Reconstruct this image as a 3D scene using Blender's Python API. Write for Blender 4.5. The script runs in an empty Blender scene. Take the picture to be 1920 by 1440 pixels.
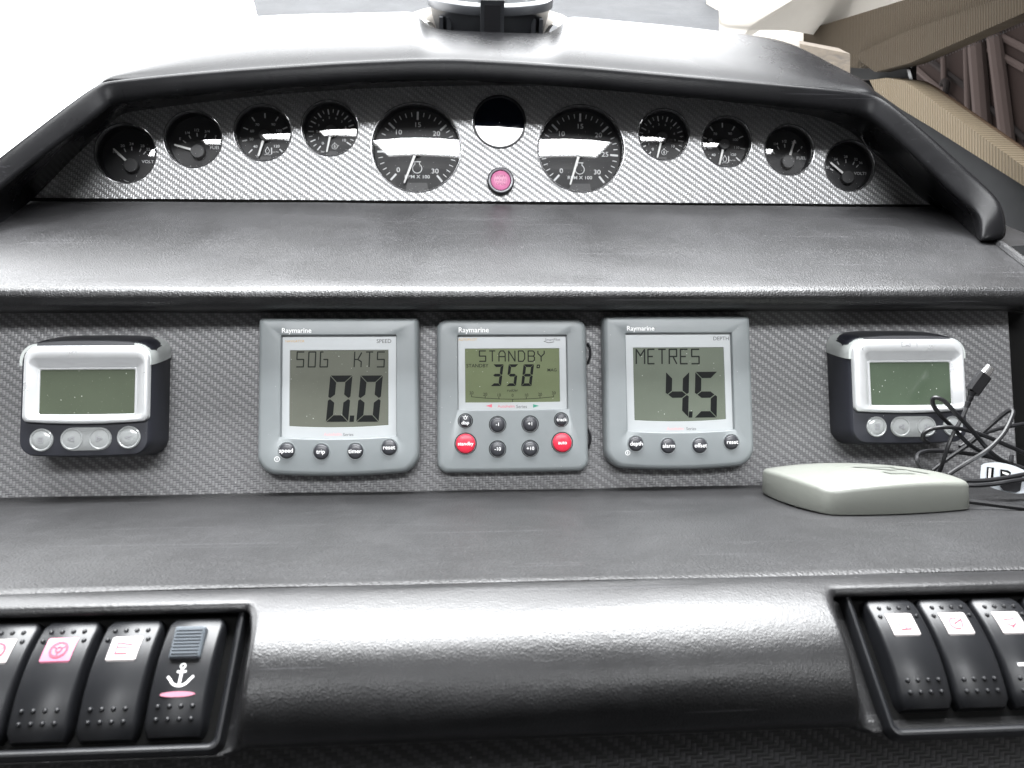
import bpy, bmesh, math, random
from mathutils import Vector, Matrix
random.seed(7)
R = math.radians
SC = bpy.context.scene
COL = SC.collection

# ------------------------------------------------------------------ camera, world, lamps, exposure
F_PX, CX, CY = 1390.0, 960.0, 720.0
YAW, ROLL = R(3.4), R(0.433)
FWD = Vector((math.sin(YAW), math.cos(YAW), 0))
R0 = Vector((math.cos(YAW), -math.sin(YAW), 0))
UP = Vector((0, 0, 1)) * math.cos(ROLL) + R0 * math.sin(ROLL)
RT = R0 * math.cos(ROLL) - Vector((0, 0, 1)) * math.sin(ROLL)
cam_d = bpy.data.cameras.new("camera")
cam_d.sensor_width = 36
cam_d.lens = F_PX / 1920 * 36
cam_d.clip_start, cam_d.clip_end = 0.01, 100
cam_d.dof.use_dof = True
cam_d.dof.focus_distance = 0.53
cam_d.dof.aperture_fstop = 22
cam = bpy.data.objects.new("camera", cam_d)
COL.objects.link(cam)
m = Matrix((RT, UP, -FWD)).transposed().to_4x4()
cam.matrix_world = m
SC.camera = cam

w = bpy.data.worlds.new("World")
SC.world = w
w.use_nodes = True
w.node_tree.nodes["Background"].inputs[0].default_value = (0.97, 0.985, 1.0, 1)
w.node_tree.nodes["Background"].inputs[1].default_value = 9.0

def area(name, loc, target, sx, sy, radiance, col=(1, 1, 1)):
    l = bpy.data.lights.new(name, 'AREA')
    l.shape = 'RECTANGLE'
    l.size, l.size_y = sx, sy
    l.energy = radiance * math.pi * sx * sy
    l.color = col
    o = bpy.data.objects.new(name, l)
    COL.objects.link(o)
    d = (Vector(target) - Vector(loc)).normalized()
    z = -d
    x = Vector((1, 0, 0))
    y = z.cross(x).normalized()
    x = y.cross(z)
    o.matrix_world = Matrix.Translation(loc) @ Matrix((x, y, z)).transposed().to_4x4()
    return o

ROOF_Z = 1.06
FRONT_HATCH = (-0.70, 0.74, 0.08, 0.66)        # open roof light over the console: x0, x1, y0, y1
REAR_HATCH = (-0.88, 0.93, -2.35, -1.25)       # open roof behind the viewpoint
for nm, (x0, x1, y0, y1), rad in (("front_roof_daylight", FRONT_HATCH, 34), ("rear_roof_daylight", REAR_HATCH, 30)):
    area(nm, ((x0 + x1) / 2, (y0 + y1) / 2, ROOF_Z + 0.03), ((x0 + x1) / 2, (y0 + y1) / 2, 0), x1 - x0, y1 - y0, rad, (0.97, 0.985, 1.0))

SC.view_settings.view_transform = 'Standard'
SC.view_settings.look = 'None'
SC.view_settings.exposure = 0.0
SC.cycles.use_denoising = True
SC.cycles.max_bounces = 8
SC.cycles.transparent_max_bounces = 12
SC.cycles.sample_clamp_indirect = 6

# ------------------------------------------------------------------ measuring helpers
def ray(px, py):
    return FWD + RT * ((px - CX) / F_PX) + UP * ((CY - py) / F_PX)

def at(px, py, D):                      # point seen at a photo position, D metres ahead along +Y
    d = ray(px, py)
    return d * (D / d.y)

class Plane:
    def __init__(s, P, tilt):           # tilt: degrees the top leans away
        s.P = Vector(P); s.X = Vector((1, 0, 0))
        s.V = Vector((0, math.sin(R(tilt)), math.cos(R(tilt))))
        s.N = s.X.cross(s.V)
    def hit(s, px, py, h=0.0):          # h metres proud of the plane
        d = ray(px, py); P = s.P + s.N * h
        return d * (P.dot(s.N) / d.dot(s.N))
    def matrix(s, loc):
        return Matrix.Translation(loc) @ Matrix((s.X, s.V, s.N)).transposed().to_4x4()

MID = Plane((0, 0.510, 0.0), 4)
GAUGE = Plane((0, 0.695, 0.170), 0.6)
ROCK = Plane((0, 0.2666, -0.0828), 39.4)
SHELF_Z = -0.073

class Loc:                              # local millimetres of a thing that sits on a plane
    def __init__(s, plane, px, py, h=0.0):
        s.pl = plane; s.o = plane.hit(px, py, h); s.h = h
        s.M = plane.matrix(s.o)
    def __call__(s, px, py, wmm=0.0):
        p = s.pl.hit(px, py, s.h + wmm * 0.001) - s.o
        return p.dot(s.pl.X) * 1000, p.dot(s.pl.V) * 1000

# ------------------------------------------------------------------ mesh helpers
class MB:
    def __init__(s): s.v = []; s.f = []
    def poly(s, pts):
        b = len(s.v); s.v += [tuple(p) for p in pts]; s.f.append(tuple(range(b, b + len(pts)))); return s
    def loft(s, loops, cap0=True, cap1=True, closed=True):
        n = len(loops[0]); b = len(s.v)
        for lp in loops: s.v += [tuple(p) for p in lp]
        for k in range(len(loops) - 1):
            for i in range(n if closed else n - 1):
                j = (i + 1) % n
                s.f.append((b + k * n + i, b + k * n + j, b + (k + 1) * n + j, b + (k + 1) * n + i))
        if cap0: s.f.append(tuple(b + i for i in reversed(range(n))))
        if cap1: s.f.append(tuple(b + (len(loops) - 1) * n + i for i in range(n)))
        return s
    def box(s, x0, x1, y0, y1, z0, z1):
        return s.loft([[(x0, y0, z), (x1, y0, z), (x1, y1, z), (x0, y1, z)] for z in (z0, z1)])
    def stroke(s, pts, wd, z, closed=False):
        pts = list(pts)
        if closed: pts.append(pts[0])
        for (x0, y0), (x1, y1) in zip(pts[:-1], pts[1:]):
            dx, dy = x1 - x0, y1 - y0; L = math.hypot(dx, dy) or 1
            nx, ny = -dy / L * wd / 2, dx / L * wd / 2
            ex, ey = dx / L * wd * 0.2, dy / L * wd * 0.2
            s.poly([(x0 - nx - ex, y0 - ny - ey, z), (x1 - nx + ex, y1 - ny + ey, z), (x1 + nx + ex, y1 + ny + ey, z), (x0 + nx - ex, y0 + ny - ey, z)])
        return s
    def disc(s, x, y, r, z, n=32, ry=None):
        ry = ry or r
        return s.poly([(x + r * math.cos(2 * math.pi * i / n), y + ry * math.sin(2 * math.pi * i / n), z) for i in range(n)])
    def text(s, body, x, y, size, z, bold=0.0, align='CENTER', sx=1.0, rot=0.0, fn=None, shear=0.0):
        vs, fs = text_mesh(body, align, round(bold * 0.45, 4), shear)
        b = len(s.v); c, q = math.cos(rot), math.sin(rot)
        for (vx, vy) in vs:
            X, Y = vx * size * sx, vy * size
            p = (x + c * X - q * Y, y + q * X + c * Y, z)
            if fn: p = fn(p)
            s.v.append(p)
        s.f += [tuple(b + i for i in f) for f in fs]
        return s
    def tube(s, pts, r, n=8, cap=True):
        pts = [Vector(p) for p in pts]; loops = []
        t = (pts[1] - pts[0]).normalized()
        a = t.orthogonal().normalized()
        for i, p in enumerate(pts):
            t = (pts[min(i + 1, len(pts) - 1)] - pts[max(i - 1, 0)]).normalized()
            a = (a - t * a.dot(t)).normalized(); bb = t.cross(a)
            rr = r[i] if isinstance(r, (list, tuple)) else r
            loops.append([p + (a * math.cos(2 * math.pi * k / n) + bb * math.sin(2 * math.pi * k / n)) * rr for k in range(n)])
        return s.loft(loops, cap, cap)
    def lathe(s, prof, cx=0, cy=0, n=48, cap0=False, cap1=False):   # profile of (radius, z)
        return s.loft([[(cx + r * math.cos(2 * math.pi * k / n), cy + r * math.sin(2 * math.pi * k / n), z) for k in range(n)] for r, z in prof], cap0, cap1)
    def build(s, name, mat, parent=None, scale=0.001, smooth=35, M=None):
        me = bpy.data.meshes.new(name)
        me.from_pydata([(x * scale, y * scale, z * scale) for x, y, z in s.v], [], s.f)
        bm = bmesh.new(); bm.from_mesh(me)
        if smooth is not None and len(bm.faces) < 60000:
            bmesh.ops.recalc_face_normals(bm, faces=[f for f in bm.faces])
        bm.to_mesh(me); bm.free()
        if smooth:
            for p in me.polygons: p.use_smooth = True
            me.set_sharp_from_angle(angle=R(smooth))
        me.materials.append(mat)
        o = bpy.data.objects.new(name, me); COL.objects.link(o)
        if parent: o.parent = parent
        if M is not None: o.matrix_local = M
        return o

_tc = {}
def text_mesh(body, align, bold, shear):
    k = (body, align, bold, shear)
    if k not in _tc:
        c = bpy.data.curves.new("lettering_source", 'FONT')
        c.body = body; c.size = 1; c.align_x = align; c.align_y = 'CENTER'; c.resolution_u = 3
        c.offset = bold; c.shear = shear
        o = bpy.data.objects.new("lettering_source", c)
        me = bpy.data.meshes.new_from_object(o)
        vs = [(v.co.x, v.co.y) for v in me.vertices]; fs = [tuple(p.vertices) for p in me.polygons]
        bpy.data.objects.remove(o); bpy.data.curves.remove(c); bpy.data.meshes.remove(me)
        _tc[k] = (vs, fs)
    return _tc[k]

def rrect(u0, u1, v0, v1, r, z, n=6, bulge=0.0, e=6, rb=None):
    """rounded rectangle, counter-clockwise; bulge curves the bottom edge downwards; rb = radius of the bottom corners"""
    rb = r if rb is None else rb
    out = []
    cs = [(u1 - rb, v0 + rb, -90, rb), (u1 - r, v1 - r, 0, r), (u0 + r, v1 - r, 90, r), (u0 + rb, v0 + rb, 180, rb)]
    for q, (cx, cy, a, rr) in enumerate(cs):
        for i in range(n + 1):
            t = R(a + 90 * i / n); out.append((cx + rr * math.cos(t), cy + rr * math.sin(t)))
        x1, y1 = out[-1]
        nx = cs[(q + 1) % 4]; t = R(nx[2]); x2, y2 = nx[0] + nx[3] * math.cos(t), nx[1] + nx[3] * math.sin(t)
        for i in range(1, e): out.append((x1 + (x2 - x1) * i / e, y1 + (y2 - y1) * i / e))
    if bulge:
        cu, hw, cv, hh = (u0 + u1) / 2, (u1 - u0) / 2, (v0 + v1) / 2, (v1 - v0) / 2
        out = [(x, y - bulge * (1 - min(1, ((x - cu) / hw) ** 2)) * max(0, (cv - y) / hh)) for x, y in out]
    return [(x, y, z) for x, y in out]

def spline(pts, k=8):
    P = [Vector(p) for p in pts]; P = [P[0] * 2 - P[1]] + P + [P[-1] * 2 - P[-2]]
    out = []
    for i in range(1, len(P) - 2):
        a, b, c, d = P[i - 1], P[i], P[i + 1], P[i + 2]
        for j in range(k):
            t = j / k
            out.append(0.5 * ((2 * b) + (c - a) * t + (2 * a - 5 * b + 4 * c - d) * t * t + (3 * b - a - 3 * c + d) * t ** 3))
    out.append(P[-2]); return out

def lerp_list(tab, x):
    if x <= tab[0][0]: return tab[0][1]
    for (a, b), (c, d) in zip(tab[:-1], tab[1:]):
        if x <= c: return b + (d - b) * (x - a) / (c - a)
    return tab[-1][1]

def tag(o, label=None, cat=None, group=None, kind=None):
    for k, v in (('label', label), ('category', cat), ('group', group), ('kind', kind)):
        if v: o[k] = v
    return o

def thing(name, label, cat, M=None, group=None):
    o = bpy.data.objects.new(name, None); COL.objects.link(o)
    o.empty_display_size = 0.01
    if M is not None: o.matrix_world = M
    return tag(o, label, cat, group)

# ------------------------------------------------------------------ materials
def new_mat(name):
    mt = bpy.data.materials.new(name); mt.use_nodes = True
    nt = mt.node_tree
    return mt, nt, nt.nodes["Principled BSDF"]

class NT:
    def __init__(s, nt): s.nt = nt
    def n(s, typ, **kw):
        x = s.nt.nodes.new(typ)
        for k, v in kw.items(): setattr(x, k, v)
        return x
    def link(s, a, b): s.nt.links.new(a, b)
    def math(s, op, a, b=None, c=None, clamp=False):
        x = s.n('ShaderNodeMath', operation=op); x.use_clamp = clamp
        for i, q in enumerate((a, b, c)):
            if q is None: continue
            if isinstance(q, (int, float)): x.inputs[i].default_value = q
            else: s.link(q, x.inputs[i])
        return x.outputs[0]
    def ramp(s, fac, stops):
        x = s.n('ShaderNodeValToRGB'); s.link(fac, x.inputs[0])
        el = x.color_ramp.elements
        while len(el) < len(stops): el.new(0.5)
        for e, (p, c) in zip(el, stops):
            e.position = p; e.color = c if len(c) == 4 else (*c, 1)
        return x.outputs[0]
    def mix(s, fac, a, b):
        x = s.n('ShaderNodeMix', data_type='RGBA')
        for i, q in ((0, fac), (6, a), (7, b)):
            if isinstance(q, (int, float)): x.inputs[i].default_value = q
            elif isinstance(q, tuple): x.inputs[i].default_value = q if len(q) == 4 else (*q, 1)
            else: s.link(q, x.inputs[i])
        return x.outputs[2]
    def noise(s, vec, scale, detail=3, rough=0.55, dist=0.0):
        x = s.n('ShaderNodeTexNoise'); s.link(vec, x.inputs['Vector'])
        x.inputs['Scale'].default_value = scale; x.inputs['Detail'].default_value = detail
        x.inputs['Roughness'].default_value = rough; x.inputs['Distortion'].default_value = dist
        return x.outputs[0]
    def vor(s, vec, scale, feature='F1'):
        x = s.n('ShaderNodeTexVoronoi', feature=feature); s.link(vec, x.inputs['Vector']); x.inputs['Scale'].default_value = scale
        return x
    def bump(s, h, dist, strength=1.0, normal=None):
        x = s.n('ShaderNodeBump'); s.link(h, x.inputs['Height']); x.inputs['Distance'].default_value = dist
        x.inputs['Strength'].default_value = strength
        if normal: s.link(normal, x.inputs['Normal'])
        return x.outputs[0]
    def map(s, vec, scale=(1, 1, 1), rot=(0, 0, 0)):
        x = s.n('ShaderNodeMapping'); s.link(vec, x.inputs[0]); x.inputs['Scale'].default_value = scale; x.inputs['Rotation'].default_value = rot
        return x.outputs[0]

def dust(N, vec, scale, amount):        # sparse specks
    v = N.vor(vec, scale)
    near = N.math('LESS_THAN', v.outputs['Distance'], 0.16)
    sep = N.n('ShaderNodeSeparateColor'); N.link(v.outputs['Color'], sep.inputs[0])
    pick = N.math('GREATER_THAN', sep.outputs[0], 1 - amount)
    return N.math('MULTIPLY', N.math('MULTIPLY', near, pick), sep.outputs[1])

def plastic(name, col, rough=0.4, spec=0.5, metal=0.0, fine=0.02, coat=0.0, dusty=0.0, tone=0.06):
    mt, nt, b = new_mat(name); N = NT(nt)
    tc = N.n('ShaderNodeTexCoord').outputs['Object']
    n1 = N.noise(tc, 90, 4)
    c = N.mix(n1, tuple(x * (1 - tone) for x in col), tuple(min(1, x * (1 + tone)) for x in col))
    if dusty:
        c = N.mix(dust(N, tc, 700, dusty), c, (0.6, 0.6, 0.58))
    N.link(c, b.inputs['Base Color'])
    N.link(N.math('MULTIPLY_ADD', n1, 0.16, rough - 0.08), b.inputs['Roughness'])
    b.inputs['Specular IOR Level'].default_value = spec; b.inputs['Metallic'].default_value = metal
    b.inputs['Coat Weight'].default_value = coat; b.inputs['Coat Roughness'].default_value = 0.15
    if fine:
        N.link(N.bump(N.noise(tc, 2600, 2), 0.0001, fine * 8), b.inputs['Normal'])
    return mt

def vinyl(name, base, rough, grain, depth, wear=0.5, spec=0.5, wrinkle=0.0, dusty=0.02):
    mt, nt, b = new_mat(name); N = NT(nt)
    tc = N.n('ShaderNodeTexCoord').outputs['Object']
    warp = N.n('ShaderNodeVectorMath', operation='MULTIPLY_ADD')
    nn = N.n('ShaderNodeTexNoise'); N.link(tc, nn.inputs['Vector']); nn.inputs['Scale'].default_value = grain * 0.35
    N.link(nn.outputs['Color'], warp.inputs[0]); k = 1.1 / grain
    warp.inputs[1].default_value = (k, k, k); N.link(tc, warp.inputs[2])
    v = N.vor(warp.outputs[0], grain, 'DISTANCE_TO_EDGE')
    cell = N.math('MULTIPLY', v.outputs['Distance'], 3.0, clamp=True)
    h = N.math('ADD', cell, N.math('MULTIPLY', N.noise(tc, grain * 3, 2), 0.5))
    if wrinkle:
        wr = N.noise(N.map(tc, (1.0, 1.6, 1.6)), grain * 0.16, 4, 0.6, 1.5)
        h = N.math('ADD', h, N.math('MULTIPLY', wr, wrinkle))
    N.link(N.bump(h, depth, 1.0), b.inputs['Normal'])
    big = N.noise(N.map(tc, (11, 8, 8)), 1.2, 6, 0.62, 0.4)
    smear = N.ramp(N.noise(N.map(tc, (24, 17, 17), (0, 0, 0.12)), 1.0, 9, 0.70, 0.6), [(0.44, (0, 0, 0)), (0.80, (1, 1, 1))])
    c = N.mix(N.math('MULTIPLY', smear, wear), tuple(x * 0.7 for x in base), tuple(x * 3.2 for x in base))
    c = N.mix(N.math('MULTIPLY', big, 0.6), c, tuple(x * 1.1 for x in base))
    for ang_, th in ((0.10, 0.745), (-0.32, 0.76), (0.5, 0.765)):
        sc_ = N.math('GREATER_THAN', N.noise(N.map(tc, (7, 420, 420), (0, 0, ang_)), 1.0, 1, 0.5, 0.25), th)
        c = N.mix(N.math('MULTIPLY', sc_, wear * 0.7), c, tuple(min(1, x * 6) for x in base))
    c = N.mix(dust(N, tc, 620, dusty), c, (0.12, 0.12, 0.12))
    N.link(c, b.inputs['Base Color'])
    N.link(N.math('ADD', N.math('MULTIPLY', big, 0.22), rough - 0.11), b.inputs['Roughness'])
    b.inputs['Specular IOR Level'].default_value = spec
    return mt

def carbon(name, dark, light, wx=0.0021, wy=0.0015, rough=0.36, spec=0.6, depth=0.0005, metal=0.0):
    """embossed carbon-look film: a 2/2 twill of warp and weft threads"""
    mt, nt, b = new_mat(name); N = NT(nt)
    tc = N.n('ShaderNodeTexCoord').outputs['Object']
    sp = N.n('ShaderNodeSeparateXYZ'); N.link(tc, sp.inputs[0])
    u = N.math('DIVIDE', sp.outputs[0], wx); v = N.math('DIVIDE', sp.outputs[1], wy)
    iu, iv = N.math('FLOOR', u), N.math('FLOOR', v)
    fu, fv = N.math('FRACT', u), N.math('FRACT', v)
    md = N.math('FLOORED_MODULO', N.math('ADD', iu, iv), 4.0)
    warp = N.math('LESS_THAN', md, 1.5)
    pu = N.math('SUBTRACT', 1.0, N.math('POWER', N.math('ABSOLUTE', N.math('MULTIPLY_ADD', fu, 2, -1)), 2.2))
    pv = N.math('SUBTRACT', 1.0, N.math('POWER', N.math('ABSOLUTE', N.math('MULTIPLY_ADD', fv, 2, -1)), 2.2))
    hw = N.math('MULTIPLY_ADD', pu, 0.4, 0.6)
    hf = N.math('MULTIPLY', pv, 0.45)
    h = N.math('ADD', N.math('MULTIPLY', warp, hw), N.math('MULTIPLY', N.math('SUBTRACT', 1.0, warp), hf))
    fib = N.noise(N.map(tc, (1, 1, 1)), 3000, 2)
    h2 = N.math('ADD', h, N.math('MULTIPLY', fib, 0.25))
    N.link(N.bump(h2, depth, 0.8), b.inputs['Normal'])
    var = N.noise(tc, 30, 4)
    c = N.mix(warp, dark, light)
    c = N.mix(N.math('MULTIPLY', N.math('SUBTRACT', 1.0, N.math('MULTIPLY', pu, pv)), 0.55), c, tuple(x * 0.35 for x in dark))  # thread edges darkened in colour, standing in for shading in the weave
    c = N.mix(N.math('MULTIPLY', var, 0.3), c, tuple(x * 0.6 for x in light))
    c = N.mix(dust(N, tc, 420, 0.015), c, (0.5, 0.5, 0.5))
    N.link(c, b.inputs['Base Color'])
    b.inputs['Metallic'].default_value = metal
    N.link(N.math('MULTIPLY_ADD', warp, -0.12, rough + 0.1), b.inputs['Roughness'])
    b.inputs['Specular IOR Level'].default_value = spec
    return mt

def thin_glass(name, tint=(1, 1, 1), ior=1.5, rough=0.0, dirt=0.0):
    mt = bpy.data.materials.new(name); mt.use_nodes = True
    nt = mt.node_tree; nt.nodes.clear(); N = NT(nt)
    out = N.n('ShaderNodeOutputMaterial'); tr = N.n('ShaderNodeBsdfTransparent'); gl = N.n('ShaderNodeBsdfGlossy')
    tr.inputs[0].default_value = (*tint, 1); gl.inputs['Roughness'].default_value = rough
    fr = N.n('ShaderNodeFresnel'); fr.inputs[0].default_value = ior
    mx = N.n('ShaderNodeMixShader')
    geo = N.n('ShaderNodeNewGeometry')
    N.link(N.math('MULTIPLY', fr.outputs[0], N.math('SUBTRACT', 1.0, geo.outputs['Backfacing'])), mx.inputs[0]); N.link(tr.outputs[0], mx.inputs[1]); N.link(gl.outputs[0], mx.inputs[2])
    res = mx.outputs[0]
    if dirt:
        df = N.n('ShaderNodeBsdfDiffuse'); df.inputs[0].default_value = (0.6, 0.6, 0.6, 1)
        tc = N.n('ShaderNodeTexCoord').outputs['Object']
        f = N.math('ADD', N.math('MULTIPLY', N.noise(tc, 120, 4), dirt), N.math('MULTIPLY', dust(N, tc, 500, 0.03), 0.7))
        m2 = N.n('ShaderNodeMixShader'); N.link(f, m2.inputs[0]); N.link(res, m2.inputs[1]); N.link(df.outputs[0], m2.inputs[2]); res = m2.outputs[0]
    N.link(res, out.inputs[0])
    return mt

def lcd(name, col):
    mt, nt, b = new_mat(name); N = NT(nt)
    tc = N.n('ShaderNodeTexCoord').outputs['Object']
    c = N.mix(N.noise(tc, 45, 3), tuple(x * 0.88 for x in col), tuple(x * 1.12 for x in col))
    d = N.math('ADD', dust(N, tc, 480, 0.10), N.math('MULTIPLY', dust(N, tc, 1500, 0.12), 0.45), clamp=True)
    c = N.mix(N.math('MULTIPLY', d, 0.75), c, (0.6, 0.62, 0.58))
    N.link(c, b.inputs['Base Color']); b.inputs['Roughness'].default_value = 0.12
    b.inputs['Specular IOR Level'].default_value = 0.45
    return mt

VINYL_LOW = vinyl("lower_shelf_vinyl", (0.0135, 0.0135, 0.0142), 0.45, 520, 0.00014, wear=0.45, dusty=0.08)
VINYL_UP = vinyl("upper_shelf_vinyl", (0.0115, 0.0115, 0.0122), 0.36, 560, 0.00012, wear=0.6, dusty=0.06, spec=0.45)
VINYL_ROLL = vinyl("padded_roll_vinyl", (0.0115, 0.0115, 0.0122), 0.34, 800, 0.000032, wear=0.5, wrinkle=3.6, dusty=0.006, spec=0.5)
VINYL_HOOD = vinyl("hood_vinyl", (0.0062, 0.0062, 0.0068), 0.27, 620, 0.00003, wear=0.3, dusty=0.003, spec=0.07)
VINYL_LEDGE = vinyl("ledge_vinyl", (0.034, 0.0355, 0.038), 0.72, 300, 0.0001, wear=0.25, spec=0.15)
CARBON_MID = carbon("carbon_film", (0.125, 0.125, 0.13), (0.24, 0.24, 0.245))
CARBON_GLARE = carbon("glare_carbon_film", (0.43, 0.43, 0.435), (0.76, 0.76, 0.77), rough=0.46, metal=0.75)  # brighter copy of the display fascia's film; glare put into the colour
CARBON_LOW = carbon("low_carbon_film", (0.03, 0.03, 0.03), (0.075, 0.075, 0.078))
BLACK = plastic("black_plastic", (0.012, 0.012, 0.014), 0.38)
CAP = plastic("grey_black_cap", (0.030, 0.031, 0.035), 0.45)
BLACK_SOFT = plastic("soft_black_rubber", (0.012, 0.013, 0.019), 0.5, dusty=0.01)
ROCKER = plastic("rocker_black_plastic", (0.0085, 0.009, 0.0105), 0.36, 0.4)
GAP = plastic("dark_gap", (0.004, 0.004, 0.004), 0.8, 0.1)
HOUSING = plastic("grey_housing", (0.205, 0.224, 0.230), 0.42, dusty=0.015)
BEZEL_WHITE = plastic("pale_silver_paint", (0.42, 0.44, 0.45), 0.35, tone=0.03)
BUTTON = plastic("charcoal_button_rubber", (0.035, 0.036, 0.042), 0.36)
RED = plastic("red_button_rubber", (0.62, 0.02, 0.05), 0.36)
SILVER = plastic("silver_paint", (0.62, 0.63, 0.64), 0.3, metal=0.55, fine=0.03)
PEARL = plastic("pearl_translucent_plastic", (0.26, 0.27, 0.27), 0.2, coat=0.6)
CLEAR = plastic("cloudy_clear_plastic", (0.36, 0.38, 0.37), 0.12, coat=1.0)
LCD_GREY = lcd("speed_lcd", (0.125, 0.13, 0.108))
LCD_GREEN = lcd("pilot_lcd", (0.15, 0.175, 0.10))
LCD_PALE = lcd("depth_lcd", (0.13, 0.147, 0.118))
LCD_OFF = lcd("unlit_lcd", (0.060, 0.072, 0.050))
LCD_OFF2 = lcd("unlit_green_lcd", (0.054, 0.073, 0.050))
INK = plastic("lcd_ink", (0.008, 0.009, 0.009), 0.5, 0.1, fine=0)
INK_SOFT = plastic("lcd_ink_thin", (0.014, 0.016, 0.014), 0.5, 0.1, fine=0)
WHITE_INK = plastic("white_ink", (0.80, 0.80, 0.80), 0.5, fine=0)
DIAL_INK = plastic("dial_ink", (0.72, 0.73, 0.74), 0.5, fine=0)
GREY_INK = plastic("grey_ink", (0.10, 0.10, 0.10), 0.5, fine=0)
RED_INK = plastic("red_ink", (0.62, 0.12, 0.16), 0.5, fine=0)
PALE_RED_INK = plastic("pale_red_ink", (0.75, 0.36, 0.38), 0.5, fine=0)
LENS_INK = plastic("lens_ink", (0.24, 0.03, 0.06), 0.5, fine=0)
GREEN_INK = plastic("green_ink", (0.03, 0.25, 0.16), 0.5, fine=0)
ORANGE_INK = plastic("orange_ink", (0.5, 0.28, 0.05), 0.5, fine=0)
DIAL = plastic("dial_black", (0.022, 0.022, 0.024), 0.6, fine=0.01)
DIAL_HUB = plastic("hub_grey", (0.055, 0.055, 0.057), 0.5)
NEEDLE = plastic("needle_white", (0.85, 0.85, 0.84), 0.4, fine=0)
GLASS = thin_glass("gauge_glass", ior=1.6, dirt=0.010)
SMOKE = plastic("smoked_flat_glass", (0.004, 0.006, 0.012), 0.03, 0.8, fine=0)
CHROME_DARK = plastic("dark_chrome_rim", (0.22, 0.22, 0.225), 0.22, metal=0.7, fine=0)
RING_GREY = plastic("satin_ring", (0.30, 0.30, 0.32), 0.35, metal=0.4)
PINK = plastic("pink_lens", (0.72, 0.22, 0.42), 0.35, fine=0)
PINK_INK = plastic("pink_ink", (0.42, 0.07, 0.20), 0.5, fine=0)
PINK_LENS = plastic("pink_switch_lens", (0.46, 0.15, 0.22), 0.3, fine=0)
WHITE_LENS = plastic("white_switch_lens", (0.42, 0.39, 0.385), 0.3, fine=0)
SLIDER = plastic("blue_grey_slider", (0.085, 0.098, 0.112), 0.4)
ANTENNA = plastic("pale_green_grey_plastic", (0.136, 0.142, 0.127), 0.42, fine=0.05, tone=0.02)
ANTENNA_DARK = plastic("embossed_mark", (0.095, 0.10, 0.088), 0.5)
CABLE = plastic("black_cable_pvc", (0.008, 0.008, 0.009), 0.36, 0.3)
METAL = plastic("plug_metal", (0.75, 0.75, 0.76), 0.22, metal=1.0, fine=0)
TAG_WHITE = plastic("white_clip_plastic", (0.62, 0.66, 0.70), 0.25)
CREAM = plastic("cream_padding", (0.30, 0.28, 0.25), 0.6, fine=0.05)
COMPASS = plastic("compass_black", (0.03, 0.032, 0.036), 0.35, dusty=0.02)
COMPASS_GLASS = plastic("compass_lens", (0.10, 0.105, 0.11), 0.12, coat=1.0, fine=0)
COMPASS_RIM = plastic("compass_worn_rim", (0.35, 0.36, 0.36), 0.35)
DARK_LINER = plastic("dark_side_liner", (0.0065, 0.0068, 0.0072), 0.8, 0.06, fine=0.06)
FRIT = plastic("black_frit", (0.012, 0.011, 0.011), 0.35, fine=0)
SHED = plastic("shed_brown_metal", (0.0105, 0.0085, 0.0078), 0.8, 0.05, fine=0, tone=0.06)
SHED_POST = plastic("shed_post", (0.026, 0.0225, 0.021), 0.7, 0.08, fine=0)
SIDE_GLASS = thin_glass("tinted_side_glass", (0.72, 0.67, 0.66), 1.0)

def ribbed(name, col, freq, axis):
    mt, nt, b = new_mat(name); N = NT(nt)
    tc = N.n('ShaderNodeTexCoord').outputs['Object']
    sp = N.n('ShaderNodeSeparateXYZ'); N.link(tc, sp.inputs[0])
    wv = N.math('SINE', N.math('MULTIPLY', sp.outputs[axis], freq))
    N.link(N.bump(N.math('ADD', wv, N.math('MULTIPLY', N.noise(tc, 900, 2), 0.8)), 0.0006), b.inputs['Normal'])
    s = N.math('MULTIPLY_ADD', wv, 0.5, 0.5)
    c = N.mix(s, tuple(x * 0.72 for x in col), col)
    c = N.mix(N.math('MULTIPLY', N.noise(tc, 14, 4), 0.4), c, tuple(x * 0.75 for x in col))
    N.link(c, b.inputs['Base Color']); b.inputs['Roughness'].default_value = 0.9; b.inputs['Specular IOR Level'].default_value = 0.05
    return mt
BEIGE = ribbed("ribbed_beige_liner", (0.072, 0.058, 0.040), 2 * math.pi / 0.0045, 1)
BEIGE_SHADED = ribbed("shaded_pillar_liner", (0.024, 0.0185, 0.0125), 2 * math.pi / 0.004, 1)  # darker copy of the beige liner; the pillar's shade is in its colour

def wood_mat():
    mt, nt, b = new_mat("raw_pine"); N = NT(nt)
    tc = N.n('ShaderNodeTexCoord').outputs['Object']
    g = N.noise(N.map(tc, (14, 160, 160)), 1.0, 5, 0.6, 1.0)
    c = N.ramp(g, [(0.3, (0.018, 0.012, 0.007)), (0.55, (0.042, 0.030, 0.017)), (0.75, (0.06, 0.044, 0.026))])
    N.link(c, b.inputs['Base Color']); b.inputs['Roughness'].default_value = 0.7
    N.link(N.bump(g, 0.0004), b.inputs['Normal'])
    return mt
WOOD = wood_mat()

# ------------------------------------------------------------------ the helm console
XL, XR = -0.62, 0.66
console = thing("helm_console", "black vinyl helm console with carbon-look panels carrying all the gauges and switches", "dashboard", Matrix.Identity(4))

def xs_grid(x0, x1, n): return [x0 + (x1 - x0) * i / n for i in range(n + 1)]

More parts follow.
